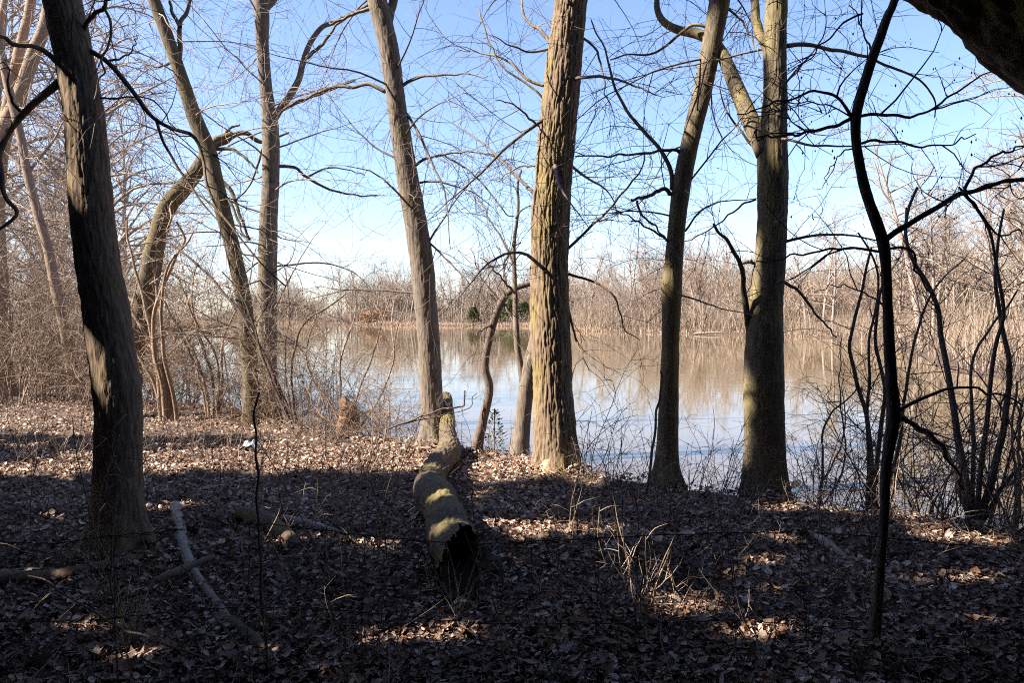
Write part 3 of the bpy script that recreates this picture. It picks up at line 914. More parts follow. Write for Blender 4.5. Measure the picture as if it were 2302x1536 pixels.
# wiry shrubs along the water's edge, copies of three kinds
edge_protos = [shrub_proto('bank_shrub', 'x', 'shrub', 11, 1.0, .35, M_SAPL, M_TWIG, .22, .004, 5, .3, 7, .13, nparts=4),
               shrub_proto('bank_shrub', 'x', 'shrub', 9, 1.35, .25, M_SAPL, M_TWIG, .18, .005, 4, .4, 6, .16, nparts=4),
               shrub_proto('bank_shrub', 'x', 'shrub', 14, .75, .5, M_SHRUB, M_TWIG, .3, .0035, 6, .25, 7, .1, nparts=4)]
edge_spots = [(1040, 1008, 0, 1.0, 'wiry shrub at the bank between the mossy log and the crooked little tree'), (1130, 1030, 2, .9, 'low wiry shrub between the crooked tree and the furrowed trunk'),
              (1320, 1070, 1, 1.0, 'tall wiry shrub over the water just right of the furrowed trunk'), (1355, 1078, 0, .95, 'wiry shrub over the water, second from the furrowed trunk'),
              (1405, 1088, 2, .8, 'low wiry shrub over the water left of the slim leaning trunk'), (1560, 1108, 2, .9, 'low wiry shrub just right of the slim leaning trunk'),
              (1625, 1114, 1, .8, 'wiry shrub halfway between the slim and the forked trunk'), (1650, 1118, 0, .75, 'wiry shrub at the left foot of the forked trunk'),
              (1800, 1140, 0, .9, 'wiry shrub at the right foot of the forked trunk'), (1885, 1152, 1, .8, 'tall wiry shrub over the water left of the black sapling'),
              (1930, 1160, 2, 1.0, 'low wiry shrub close left of the black sapling foot'), (2030, 1172, 1, .85, 'tall wiry shrub over the water right of the black sapling'),
              (2070, 1182, 0, 1.0, 'wiry shrub right of the black sapling, second from it'), (2110, 1188, 1, .8, 'tall wiry shrub left of the fan of dark stems'),
              (2150, 1190, 2, 1.0, 'low wiry shrub at the left foot of the fan of dark stems'), (2240, 1200, 1, .8, 'tall wiry shrub right of the fan of dark stems'),
              (905, 992, 0, 1.0, 'wiry shrub at the bank close left of the pale leaning trunk'), (850, 986, 1, 1.0, 'tall wiry shrub left of the pale leaning trunk by the bank'),
              (740, 978, 2, 1.2, 'low wiry shrub at the bank below the straight trunk'), (640, 955, 1, 1.0, 'tall wiry shrub in front of the straight trunk'), (545, 930, 0, 1.2, 'wiry shrub at the foot of the slender mossy trunk')]
for i, (px, py, k, s, lab) in enumerate(edge_spots):
    g_ = on_ground(px, py)
    z = gz(g_[0], g_[1])
    if i < 3 and False:
        pass
    dup(edge_protos[k], (g_[0], g_[1], z), rng.uniform(0, 6.28), s, lab, 'wiry shrubs along the bank')


def drop(t):
    for ch in list(t.children_recursive):
        bpy.data.objects.remove(ch)
    bpy.data.objects.remove(t)


for p in edge_protos:
    drop(p)

# brush thicket at the left and beyond, copies of four bushes
brush = [shrub_proto('brush_bush', 'x', 'bush', 34, 2.6, .42, M_SHRUB, M_TWIGL, .5, .011, 3.4, .75, 3.6, .42, grav=.035, wander=.07, far=1.5, nparts=5),
         shrub_proto('brush_bush', 'x', 'bush', 26, 3.4, .34, M_SHRUB, M_TWIGL, .45, .013, 3.0, .85, 3.4, .45, grav=.03, wander=.07, far=1.5, nparts=5),
         shrub_proto('brush_bush', 'x', 'bush', 40, 1.8, .62, M_SHRUB, M_FARRED, .6, .008, 4.2, .6, 3.8, .36, grav=.04, wander=.08, far=1.5, nparts=5)]
spots = [(-9.3, 15.2), (-10.6, 16.2), (-8.6, 17.0), (-11.8, 17.6), (-10.0, 18.4), (-12.8, 19.2), (-11.3, 20.5), (-14.2, 21.5), (-12.8, 23), (-15.5, 24), (-14.3, 25.8), (-17.5, 27), (-16.2, 29.2),
         (-19, 31), (-18, 34), (-21.5, 36), (-20.5, 39), (-24, 42), (-23, 46), (-27, 50), (-13.2, 17.0), (-15.4, 19.6), (-17.4, 22.5), (-20, 26), (-23, 31), (-27, 38), (-31, 46), (-34, 56), (-30, 58), (-38, 66), (-42, 78), (-36, 70)]
for i, (x, y) in enumerate(spots):
    x, y = x + rng.uniform(-.4, .4), y + rng.uniform(-.4, .4)
    dup(brush[i % 3], (x, y, gz(x, y)), rng.uniform(0, 6.28), rng.uniform(.85, 1.2), 'tangled reddish brown bush in the sunlit thicket at the left edge', 'bushes of the left thicket')
near_brush = [(-4.6, 13.4, 0, .62, 'sunlit twiggy bush at the bank between the stem clump and the straight trunk'), (-3.6, 12.3, 2, .75, 'low spreading reddish bush at the bank below the straight trunk'),
              (-2.6, 11.2, 2, .7, 'low reddish bush at the bank nearest the pale leaning trunk'), (-6.0, 14.3, 1, .6, 'sunlit twiggy bush behind the brown stem clump'), (-7.7, 14.6, 0, .75, 'sunlit twiggy bush close behind the dark left trunk')]
near_brush += [(-4.0, 12.9, 0, .7, 'dense sunlit bush at the foot of the straight trunk'), (-3.1, 11.9, 1, .6, 'upright sunlit bush between the splintered stump and the straight trunk'),
               (-2.1, 10.9, 0, .55, 'sunlit bush at the bank right of the splintered stump'), (-1.7, 10.6, 2, .6, 'low bush at the bank close left of the pale leaning trunk'),
               (-6.6, 13.9, 2, 1.0, 'spreading reddish bush right behind the brown stem clump'), (-6.9, 15.2, 0, .8, 'tall sunlit bush at the end of the left bank'), (-8.3, 15.3, 1, .7, 'sunlit bush seen just left of the dark left trunk'),
               (-3.3, 12.8, 0, .8, 'dense bush at the waterline right of the straight trunk')]
for x, y, k, s, lab in near_brush:
    dup(brush[k], (x, y, gz(x, y)), rng.uniform(0, 6.28), s, lab, 'twiggy bushes at the left bank')
thick = [shrub_proto('thicket_sapling', 'x', 'sapling', 3, 6.0, .16, M_SHRUB, M_TWIGL, .15, .026, 8, 1.35, 6, .5, grav=.0, wander=.05, far=2.1, nparts=3),
         shrub_proto('thicket_sapling', 'x', 'sapling', 5, 4.6, .24, M_SHRUB, M_TWIGL, .25, .020, 7.5, 1.15, 6, .45, grav=.01, wander=.06, far=2.1, nparts=5),
         shrub_proto('thicket_sapling', 'x', 'sapling', 2, 7.4, .12, M_SHRUB, M_TWIGL, .12, .034, 9, 1.5, 6, .55, grav=.0, wander=.05, far=2.1, nparts=2)]
tspots = [(-6.4, 15.6), (-8.0, 16.6), (-9.6, 17.4), (-11.2, 18.6), (-7.2, 18.0), (-12.6, 20.4), (-9.2, 20.2), (-14.0, 22.6), (-11.2, 23.0), (-10.2, 16.0), (-8.8, 14.9), (-13.4, 18.8), (-15.6, 25.0), (-12.6, 26.2),
          (-17.2, 28.0), (-5.4, 14.9), (-16.4, 22.6), (-18.6, 31.0), (-20.0, 35.0), (-14.8, 30.0), (-22.4, 39.0), (-19.2, 25.5), (-24.5, 34.0), (-26.0, 43.0), (-9.9, 15.3), (-10.8, 17.2), (-12.0, 17.4), (-10.2, 19.6), (-13.0, 24.6), (-15.0, 21.0)]
for i, (x, y) in enumerate(tspots):
    lab = 'pale many branched sapling in the sunlit thicket behind the left trunk' if i not in (0, 15) else ('pale sapling at the waterline beside the brown stem clump' if i == 15 else 'pale sapling at the end of the left bank behind the brown stem clump')
    dup(thick[i % 3], (x, y, gz(x, y)), rng.uniform(0, 6.28), rng.uniform(.8, 1.1), lab, 'saplings of the left thicket')
for i, (x, y, sc_, lab) in enumerate([(-6.3, 13.6, .42, 'pale sapling in front of the brown stem clump, left of the slender mossy trunk'),
                                    (-3.5, 11.7, .5, 'pale sapling at the bank half way between the straight and the pale leaning trunk'), (-2.9, 11.3, .4, 'short pale sapling left of the splintered stump'),
                                    (-1.6, 10.4, .36, 'shortest pale sapling, close left of the pale leaning trunk'), (-4.4, 13.6, .6, 'tall pale sapling in the water behind the straight trunk'), (-7.6, 14.0, .55, 'pale sapling just right of the dark left trunk')]):
    dup(thick[(i * 2 + 1) % 3], (x, y, gz(x, y)), rng.uniform(0, 6.28), sc_, lab, 'saplings of the left bank')
for p in thick:
    drop(p)
right_bush = [shrub_proto('waterside_bush', 'x', 'bush', 8, 2.5, .38, M_SHRUB, M_TWIG, .3, .010, 6, .8, 6, .3, grav=.0, wander=.1, nparts=5), shrub_proto('waterside_bush', 'x', 'bush', 7, 3.2, .28, M_SAPL, M_TWIG, .25, .014, 6.5, .9, 6, .32, grav=.0, wander=.09, nparts=5)]
for i, (x, y, sc_, lab) in enumerate([(2.75, 6.75, .62, 'dark twiggy bush over the water just left of the black sapling'), (3.35, 6.5, .75, 'dark twiggy bush over the water between the black sapling and the fan of stems'), (4.15, 6.1, .8, 'tall twiggy bush right of the fan of dark stems'),
                                       (3.75, 6.55, .95, 'tall twiggy bush behind the fan of dark stems'), (4.7, 5.9, 1.0, 'twiggy bush cut by the right edge of the picture'), (4.5, 6.9, 1.05, 'tallest twiggy bush near the right edge, behind the others'), (3.9, 7.4, 1.3, 'very tall twiggy bush in the water behind the fan of dark stems'),
                                       (5.2, 7.6, 1.3, 'tall twiggy bush in the water at the very right edge')]):
    dup(right_bush[i % 2], (x, y, gz(x, y)), rng.uniform(0, 6.28), sc_, lab, 'twiggy bushes at the right bank')
for p in right_bush:
    drop(p)
for p in brush:
    drop(p)


# ------------------------------------------------------------------ far shore
def far_tree_mesh(name, h, n_l, L, up, tm, twig=(2.2, 1.3, 1.6, .8), bm=M_FARBARK, start=.25, thick=1., lean=.06):
    """trunk and crown of a bare tree seen from far away"""
    c = grow(np.zeros((1, 3)), np.array([[rng.normal(0, lean), rng.normal(0, lean), 1.]]), np.array([h]), 14, .035, -.02)[0]
    c[0, 2] = -.6
    r = np.linspace(.012 * h + .03, .02, 14) * thick
    cc = catmull(np.column_stack([c, r]), 60)
    g1 = Geo().add(*tubes(c[None], r[None], 7))
    lim = auto_limbs(cc + np.array([0, 500, 0, 0]), (h * start, h * .97), n_l, L, up, rng.uniform(0, 6), .5)
    lim = [l - np.array([0, 500, 0, 0]) for l in lim]
    for l in lim:
        f = l[0, 2] / h
        l[:, :3] = l[0, :3] + (l[:, :3] - l[0, :3]) * (1.15 - .4 * f)
    P_, R_ = lines_to_batch(lim, 8)
    R_ = R_ * 1.2 + .012
    g1.add(*tubes(P_, R_, 4))
    g2 = Geo()
    twig_levels(g2, P_, R_, twig[0], twig[1], twig[2], twig[3], r1=.018, r2=.012, far=7, grav=-.02, flat=0, tmin=.1, origin=100.)
    return g1.mesh('trunk', bm), g2.mesh('crown', tm)


far_protos = [far_tree_mesh('t', 11, 26, 3.4, (48, 10), M_FARTWIG), far_tree_mesh('t', 13, 28, 3.8, (52, 10), M_FARTWIG), far_tree_mesh('t', 9, 24, 3.0, (40, 12), M_FARTWIG),
              far_tree_mesh('t', 12, 24, 3.6, (58, 8), M_FARRED), far_tree_mesh('t', 8, 26, 2.8, (50, 12), M_FARRED, start=.12), far_tree_mesh('t', 14, 22, 4.2, (45, 12), M_FARTWIG, start=.35)]


def far_tree(k, x, y, s, label, group):
    t = thing('bare_tree', label, 'tree', (x, y, gz(x, y)), group)
    t.rotation_euler = (0, 0, rng.uniform(0, 6.28))
    t.scale = (s * rng.uniform(.85, 1.15), s * rng.uniform(.85, 1.15), s)
    for n, me in zip(('trunk', 'crown'), far_protos[k]):
        o = bpy.data.objects.new(n, me)
        C.objects.link(o)
        o.parent = t
        if n == 'crown':
            o['kind'] = 'stuff'


def along(poly, n, back, jit=1.):
    """n places spread along a shoreline, back metres behind it (away from the lake)"""
    L = np.r_[0, np.cumsum(np.linalg.norm(np.diff(poly, axis=0), axis=1))]
    u = (np.arange(n) + rng.uniform(0, 1, n)) / n * L[-1]
    i = np.clip(np.searchsorted(L, u) - 1, 0, len(poly) - 2)
    f = ((u - L[i]) / (L[i + 1] - L[i]))[:, None]
    p = poly[i] * (1 - f) + poly[i + 1] * f
    d = unit(poly[i + 1] - poly[i])
    nrm = np.stack([d[:, 1], -d[:, 0]], -1)
    return p + nrm * rng.uniform(back[0], back[1], n)[:, None] + rng.normal(0, jit, (n, 2))


right_sh, point_sh, far_sh = far_edge[:6], far_edge[4:11], far_edge[10:]
chk = along(far_sh, 40, (8, 9), 0)
sgn = 1 if (sdist(chk[:, 0], chk[:, 1]) < 0).mean() > .5 else -1


def inland(poly, n, back, jit=1.):
    p = along(poly, n, (sgn * back[0], sgn * back[1]), jit)
    return p[sdist(p[:, 0], p[:, 1]) < -.8]


for x, y in inland(far_sh, 95, (6, 45), 2):
    far_tree(int(rng.integers(0, 6)), x, y, rng.uniform(1.2, 1.75), 'bare tree in the far wood across the lake, behind the left and middle trunks', 'trees of the far shore wood')
for x, y in inland(point_sh, 75, (3, 24), 1.5):
    far_tree(int(rng.choice([2, 3, 4, 4, 2])), x, y, rng.uniform(.75, 1.15), 'bare reddish tree on the wooded point across the water, right of the furrowed trunk', 'trees on the wooded point')
for x, y in inland(right_sh, 60, (3, 26), 1.5):
    far_tree(int(rng.integers(0, 6)), x, y, rng.uniform(.95, 1.35), 'sunlit bare tree on the right hand shore behind the black sapling', 'trees on the right shore')
for x, y in [(27, 33), (31, 41), (25, 28), (35, 46), (40, 60), (29, 36), (37, 52), (24, 24), (44, 68), (33, 39)]:
    far_tree(int(rng.choice([0, 1, 5])), x, y, rng.uniform(1.05, 1.4), 'tall bare tree rising at the right edge over the shore', 'tall trees at the right edge')
for x, y in [(-13.5, 19.5), (-15.8, 22), (-12.2, 24), (-18.5, 27.5), (-17, 34), (-22, 30), (-10.8, 21), (-14, 28.5), (-16, 30), (-21, 36), (-26, 44), (-34, 58), (-18, 24), (-30, 50), (-42, 72), (-24, 33), (-50, 90), (-60, 105), (-72, 125), (-15, 21.5)]:
    far_tree(int(rng.choice([0, 1, 2, 3])), x, y, rng.uniform(.8, 1.15), 'sunlit bare tree behind the thicket at the left edge', 'trees behind the left thicket')


def blades(base, h, spread, w, lean=(0, 0), segs=2):
    """slim two sided blades (stalks) from base points"""
    n = len(base)
    az = rng.uniform(0, 6.283, n)
    sd = np.stack([np.cos(az), np.sin(az), 0 * az], -1)
    tip = base + np.stack([rng.normal(lean[0], spread, n) * h, rng.normal(lean[1], spread, n) * h, h], -1)
    mid = (base + tip) / 2 + rng.normal(0, .05, (n, 3)) * h[:, None]
    V = np.stack([base - sd * w[:, None], base + sd * w[:, None], mid - sd * w[:, None] * .8, mid + sd * w[:, None] * .8, tip], 1)
    k = np.arange(n)[:, None] * 5
    return V.reshape(-1, 3), (np.array([[0, 1, 3, 2]]) + k), (np.array([[2, 3, 4]]) + k)


def brush_stuff(name, label, cat, sets, m):
    g = Geo()
    for poly, n, back, h, w in sets:
        p = along(poly, n, (sgn * back[0], sgn * back[1]), .3)
        p = p[sdist(p[:, 0], p[:, 1]) < .2]
        b = np.column_stack([p, height(p[:, 0], p[:, 1])])
        clump = .72 + .5 * fbm(b * .07 + 3, 3)
        hh = rng.uniform(h[0], h[1], len(b)) * np.maximum(clump, .3)
        g.add(*blades(b, hh, .22, rng.uniform(w * .6, w, len(b))))
        # side twigs on the stalks
        q = np.repeat(b, 2, 0)
        hq = np.repeat(hh, 2)
        f = rng.uniform(.3, .9, len(q))
        q = q + np.stack([rng.normal(0, .15, len(q)) * hq * f, rng.normal(0, .15, len(q)) * hq * f, hq * f], -1)
        g.add(*blades(q, hq * rng.uniform(.25, .5, len(q)), .6, np.full(len(q), w * .55)))
    o = g.obj(name, m, kind='stuff', smooth=False)
    return tag(o, label, cat)


brush_stuff('shore_brush', 'pinkish brown leafless undergrowth massed along the far and right shores', 'undergrowth',
            [(far_sh, 5500, (1, 30), (2.5, 6.5), .045), (point_sh, 6500, (.3, 16), (2, 5.5), .03), (right_sh, 9000, (.3, 16), (1.2, 4), .018)], M_FARTWIG)
brush_stuff('reed_bed', 'tan strip of dry reeds along the far waterline', 'reeds', [(far_sh, 4500, (-.5, 5), (.6, 1.6), .05), (point_sh, 900, (0, 2), (.3, .8), .03)], M_REED)
brush_stuff('far_wood', 'hazy brown mass of leafless wood behind the far shore trees', 'wood', [(far_sh, 7500, (30, 80), (12, 20), .12), (point_sh, 6000, (14, 60), (6.5, 12), .075), (right_sh, 4500, (14, 50), (6, 13), .05)], M_FARTWIG)
lb = np.array([(-12.0, 17.6), (-16.5, 26), (-27, 44), (-56, 94), (-104, 170)])
g = Geo()
p = along(lb, 6000, (-8 * 1, 0), 1.0)
p2 = along(lb, 4500, (0, 14), 1.5)
p = np.vstack([p, p2])
p = p[sdist(p[:, 0], p[:, 1]) < -.3]
b = np.column_stack([p, height(p[:, 0], p[:, 1])])
hh = rng.uniform(.9, 2.6, len(b)) * np.maximum(.7 + .5 * vnoise(b * .3), .3)
g.add(*blades(b, hh, .3, rng.uniform(.004, .010, len(b)) * np.clip(b[:, 1] / 22, .8, 4)))
q = np.repeat(b, 3, 0)
hq = np.repeat(hh, 3)
f = rng.uniform(.2, .9, len(q))
q = q + np.stack([rng.normal(0, .2, len(q)) * hq * f, rng.normal(0, .2, len(q)) * hq * f, hq * f], -1)
g.add(*blades(q, hq * rng.uniform(.25, .5, len(q)), .8, .005 * np.clip(q[:, 1] / 22, .8, 4)))
tag(g.obj('thicket_undergrowth', M_FARRED, kind='stuff', smooth=False), 'reddish undergrowth filling the thicket on the left shore', 'undergrowth')


def evergreen(name, label, x, y, h, w, m, n=1500, size=.3, group=None, trunk_r=.1):
    """a conifer: trunk and a crown of needle sprays, wide below and pointed above"""
    z = gz(x, y)
    t = thing(name, label, 'evergreen', (x, y, z), group)
    c = np.array([(x, y, z - .3), (x, y, z + h * .5), (x, y, z + h)])
    Geo().add(*tubes(c[None], np.array([[trunk_r, trunk_r * .6, .01]]), 7)).obj('trunk', M_DARK, t)
    f = rng.random(n) ** 1.4
    az = rng.uniform(0, 6.283, n)
    rad = w * (1 - f) ** .8 * np.sqrt(rng.uniform(.15, 1, n)) * (1 + .25 * np.sin(az * 3 + f * 20))
    b = np.stack([x + np.cos(az) * rad, y + np.sin(az) * rad, z + h * (.05 + .93 * f)], -1)
    D = np.stack([np.cos(az), np.sin(az), rng.normal(.35, .35, n)], -1)
    sd = unit(np.cross(D, [0, 0, 1]) + rng.normal(0, .3, (n, 3)))
    s = size * rng.uniform(.6, 1.3, n)[:, None]
    tip = b + unit(D) * s
    V = np.stack([b - sd * s * .12, b + sd * s * .12, tip + sd * s * .05, (b + tip) / 2 + sd * s * .3, (b + tip) / 2 - sd * s * .3], 1).reshape(-1, 3)
    k = np.arange(n)[:, None] * 5
    T = np.vstack([np.array([[0, 1, 2]]) + k, np.array([[0, 3, 2]]) + k, np.array([[4, 1, 2]]) + k])
    Geo().add(V, None, T).obj('crown', m, t, kind='stuff', smooth=False)
    return t


for px, py, h, w, lab in [(1064, 733, 4.6, 1.7, 'dark green conifer on the far shore seen left of the crooked little tree'), (1148, 733, 6.8, 4.2, 'broad bright green conifer on the far shore left of the furrowed trunk'),
                          (1180, 733, 6.0, 3.4, 'green conifer on the far shore half behind the furrowed trunk'), (1120, 732, 4.2, 2.6, 'small rounded green conifer on the far shore between the larger ones')]:
    p = on_ground(px, py, WATER_Z)[:2] * 1.02
    evergreen('conifer', lab, p[0], p[1], h, w, M_PINEFAR, 1600, 1.0, 'conifers on the far shore', .15)
# russet bush on the far shore
p = on_ground(846, 731, WATER_Z)[:2] * 1.01
t = thing('russet_bush', 'orange brown bush holding dead leaves on the far shore left of the pale trunk', 'bush', (p[0], p[1], gz(*p)))
n = 2600
d = unit(rng.normal(0, 1, (n, 3))) * rng.uniform(.4, 1, n)[:, None]
b = np.array([p[0], p[1], 1.5]) + d * [7, 2.5, 3.0]
b[:, 2] = np.maximum(b[:, 2], -.3)
Geo().add(*blades(b, np.full(n, .7), .7, np.full(n, .12))).obj('foliage', M_RUST, t, kind='stuff', smooth=False)
g = Geo()
st = np.array([p[0], p[1], -.5]) + rng.normal(0, .8, (14, 3)) * [1, .4, 0]
P_ = grow(st, np.column_stack([rng.normal(0, .8, 14), rng.normal(0, .3, 14), np.ones(14)]), np.full(14, 4.5), 6, .1)
g.add(*tubes(P_, taper(np.full(14, .05), np.full(14, .02), 6), 4)).obj('stem', M_FARBARK, t)


# ------------------------------------------------------------------ logs and fallen wood
def log_from(px, ws, label, m, name='fallen_log', lift=.0, sides=28, rows=90, furrow=.004, lump=.08, cat='log', zs=None, group=None, Ys=None, scale=26):
    """a log lying on the ground along photo pixels"""
    rows4 = []
    for k, ((x, y), w) in enumerate(zip(px, ws)):
        g0 = on_ground(x, y, (zs[k] if zs else 0.02)) if Ys is None else unproj(x, y, Ys[k])
        r = w * .5 / FPX * g0[1]
        z = g0[2] if (zs or Ys is not None) else gz(g0[0], g0[1]) + r * .55 + lift
        rows4.append((g0[0], g0[1], z, r))
    c = np.array(rows4)
    base = c[len(c) // 2, :3].copy()
    t = thing(name, label, cat, base, group)
    V, Q, tt = trunk_geo(c, sides, rows, len(label), furrow, .2, scale, caps=True, lump=lump)
    Geo().add(V, Q, tt).obj('log', m, t)
    return t, c


# the mossy hollow log running from the middle of the foreground to the bank
lp = [(1050, 1322, 4.2, 0, 136), (1026, 1240, 4.72, 0, 108), (992, 1150, 5.72, 0, 92), (967, 1098, 6.6, 0, 70), (982, 1050, 7.6, 0, 56), (1010, 1012, 8.65, 0, 50), (1006, 968, 9.6, .0, 38), (1003, 925, 10.0, .0, 35), (1001, 892, 10.25, .0, 31)]
rows4 = []
for x, y, Yd, z, w in lp:
    p = unproj(x, y, Yd)
    rows4.append((*p, w * .5 / FPX * Yd))
c = np.array(rows4)
t = thing('hollow_log', 'long mossy winding log in the middle, hollow rotten near end, far end raised', 'log', (c[3, 0], c[3, 1], 0))
V, Q, _ = trunk_geo(c, 84, 240, 21, .013, .16, 26, lump=.2, rough=.22)
ring = V.reshape(240, 84, 3)
ax = catmull(c, 240)[:, :3]
# ragged mouth: pull the near rim back by a different length at each side
rad_ = unit(ring[12] - ax[12])
open_ = np.clip(rad_ @ unit(np.array([.62, -.35, .75])) * .5 + .5, 0, 1)
jag = vnoise(np.stack([np.cos(np.arange(84) * .0748), np.sin(np.arange(84) * .0748), 0 * np.arange(84.)], -1) * 3.1)
start = np.clip((open_ ** 1.6 * 27 + 5 * jag + 4 * rng.random(84)), 0, 34).astype(int)
keep = []
idx = np.arange(240 * 84).reshape(240, 84)
for j in range(84):
    j2 = (j + 1) % 84
    for i in range(max(start[j], start[j2]), 239):
        keep.append((idx[i, j], idx[i, j2], idx[i + 1, j2], idx[i + 1, j]))
for j in range(84):       # snap the first rows to the ragged rim
    for i in range(start[j]):
        ring[i, j] = ring[start[j], j]
g = Geo().add(ring.reshape(-1, 3), np.array(keep))
n_end = len(ax) - 1
endv = np.vstack([ring[-1], ax[-1] - (ax[-1] - ax[-2]) * 2])
g.add(endv, None, np.array([(j, (j + 1) % 84, 84) for j in range(84)]))
g.obj('log', M_LOG, t)
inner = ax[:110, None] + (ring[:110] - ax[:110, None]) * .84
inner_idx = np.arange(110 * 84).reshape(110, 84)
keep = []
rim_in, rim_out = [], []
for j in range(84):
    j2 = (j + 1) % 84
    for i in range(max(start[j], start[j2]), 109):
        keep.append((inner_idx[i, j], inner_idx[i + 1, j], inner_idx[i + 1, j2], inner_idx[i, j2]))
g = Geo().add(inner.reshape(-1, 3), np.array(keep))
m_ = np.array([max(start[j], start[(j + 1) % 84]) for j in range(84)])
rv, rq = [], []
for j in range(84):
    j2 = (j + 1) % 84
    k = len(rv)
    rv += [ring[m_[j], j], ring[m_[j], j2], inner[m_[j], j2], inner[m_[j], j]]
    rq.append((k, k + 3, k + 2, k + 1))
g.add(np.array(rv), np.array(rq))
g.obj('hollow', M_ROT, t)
# torn slab of rotten shell hanging open at the mouth
uu, vv = np.meshgrid(np.linspace(0, 1, 22), np.linspace(0, 1, 14))
e0, e1, e2 = unproj(1070, 1240, 4.7), unproj(1116, 1258, 4.55), unproj(1100, 1305, 4.4)
pl = e0 + (e1 - e0) * uu[..., None] + (e2 - e0) * (vv * (1 - .35 * uu + .22 * vnoise(np.stack([uu * 5, 0 * uu, 0 * uu], -1))))[..., None]
pl = pl + np.array([0, -.04, .06]) * np.sin(uu * 3.1)[..., None] + .022 * fbm(np.stack([uu * 4, vv * 3, 0 * uu], -1), 2)[..., None]
pl[..., 2] = np.maximum(pl[..., 2], .0)
V = np.vstack([pl.reshape(-1, 3), pl.reshape(-1, 3) + [.012, .02, -.018]])
idx = np.arange(uu.size).reshape(uu.shape)
q = np.stack([idx[:-1, :-1], idx[:-1, 1:], idx[1:, 1:], idx[1:, :-1]], -1).reshape(-1, 4)
rim = np.r_[idx[0, :], idx[1:, -1], idx[-1, -2::-1], idx[-2:0:-1, 0]]
r2_ = np.roll(rim, -1)
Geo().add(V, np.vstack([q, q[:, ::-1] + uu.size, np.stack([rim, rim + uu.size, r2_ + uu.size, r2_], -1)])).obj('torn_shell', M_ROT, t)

log_from([(538, 1182), (575, 1186), (618, 1205), (650, 1228), (668, 1242)], [44, 46, 42, 34, 20], 'short thick mossy log lying on the litter right of the dark left trunk', M_LOG)
log_from([(395, 1146), (402, 1190), (412, 1238), (432, 1290), (470, 1335), (515, 1390)], [24, 27, 27, 25, 22, 20], 'grey barkless log running towards the camera beside the dark left trunk', M_STICK, furrow=.002)
log_from([(520, 1395), (555, 1420), (585, 1450), (615, 1490)], [30, 36, 34, 22], 'mossy yellow log stub nearest the cut sapling at lower left', M_LOG)
log_from([(-60, 1302), (60, 1298), (150, 1296), (240, 1282), (320, 1262), (350, 1248)], [36, 36, 32, 30, 26, 14], 'dark log lying across the foot of the left trunk', M_DARK)
log_from([(350, 1328), (390, 1312), (430, 1294), (478, 1276)], [16, 20, 20, 14], 'short dark stick log crossing the grey barkless log', M_DARK, lift=.04)
log_from([(640, 1180), (700, 1195), (760, 1212)], [18, 24, 14], 'half buried grey log behind the short thick mossy log', M_STICK)
log_from([(1330, 1502), (1420, 1490), (1510, 1474), (1600, 1462), (1690, 1450), (1765, 1425), (1840, 1402), (1930, 1380)], [14, 18, 18, 20, 19, 17, 13, 7], 'long bent grey branch lying on the litter at lower right', M_STICK, name='fallen_branch', cat='branch', furrow=.001)
log_from([(1690, 1446), (1800, 1458), (1900, 1462), (2000, 1455), (2080, 1432)], [9, 11, 11, 9, 5], 'thin branch lying right of the long bent branch, behind the sapling foot', M_STICK, name='fallen_branch', cat='branch', furrow=.001)
log_from([(1110, 1452), (1190, 1442), (1270, 1428), (1330, 1402)], [9, 13, 13, 7], 'thin fallen branch below the hollow log mouth', M_STICK, name='fallen_branch', cat='branch', furrow=.001)
log_from([(1000, 1512), (1100, 1490), (1200, 1470), (1290, 1440)], [12, 14, 12, 7], 'slender fallen branch at the bottom middle of the picture', M_STICK, name='fallen_branch', cat='branch', furrow=.001)
log_from([(1820, 1212), (1860, 1235), (1900, 1262)], [16, 20, 12], 'short grey log on the litter left of the sapling, behind the fence wire', M_STICK)
log_from([(938, 1014), (965, 1012), (990, 1008)], [13, 14, 11], 'short pale stick beside the far bend of the hollow log', M_STICK)
# the arching limb over the water on the left
log_from([(296, 800), (330, 762), (372, 738), (420, 728), (470, 738), (520, 756), (560, 785), (590, 840)], [44, 40, 36, 34, 30, 26, 22, 16], 'dark arching fallen limb over the water behind the left brush', M_DARK,
         Ys=[16.5, 16.4, 16.2, 16, 15.8, 15.6, 15.4, 15.3], name='fallen_limb', cat='log', furrow=.006)
# logs in the water
log_from([(1772, 1094), (1790, 1088), (1796, 1083)], [15, 16, 11], 'pale gnawed log end sticking over the water right of the forked trunk', M_PALEWOOD, Ys=[8.5, 8.8, 8.9], furrow=.001)
log_from([(2120, 846), (2170, 848), (2230, 850), (2275, 853)], [6, 8, 8, 5], 'pale long log floating by the right shore', M_STICK, Ys=[33, 33, 33, 33], furrow=0)
log_from([(2030, 850), (2045, 852), (2062, 851)], [5, 6, 3], 'short pale log floating left of the long one by the right shore', M_STICK, Ys=[32, 32, 32], furrow=0)
log_from([(1560, 751), (1590, 749), (1622, 748)], [4, 5, 3], 'whitish log at the waterline of the wooded point', M_STICK, Ys=[112, 112, 112], furrow=0)
log_from([(380, 892), (420, 888), (440, 884)], [7, 9, 5], 'dark log floating in the water behind the brown stem clump', M_DARK, Ys=[25, 25.3, 25.6], furrow=0)
log_from([(2160, 975), (2220, 985), (2290, 1010)], [8, 10, 8], 'pale drowned branch on the water right of the fan of dark stems', M_STICK, Ys=[16, 15.6, 14.6], furrow=0)
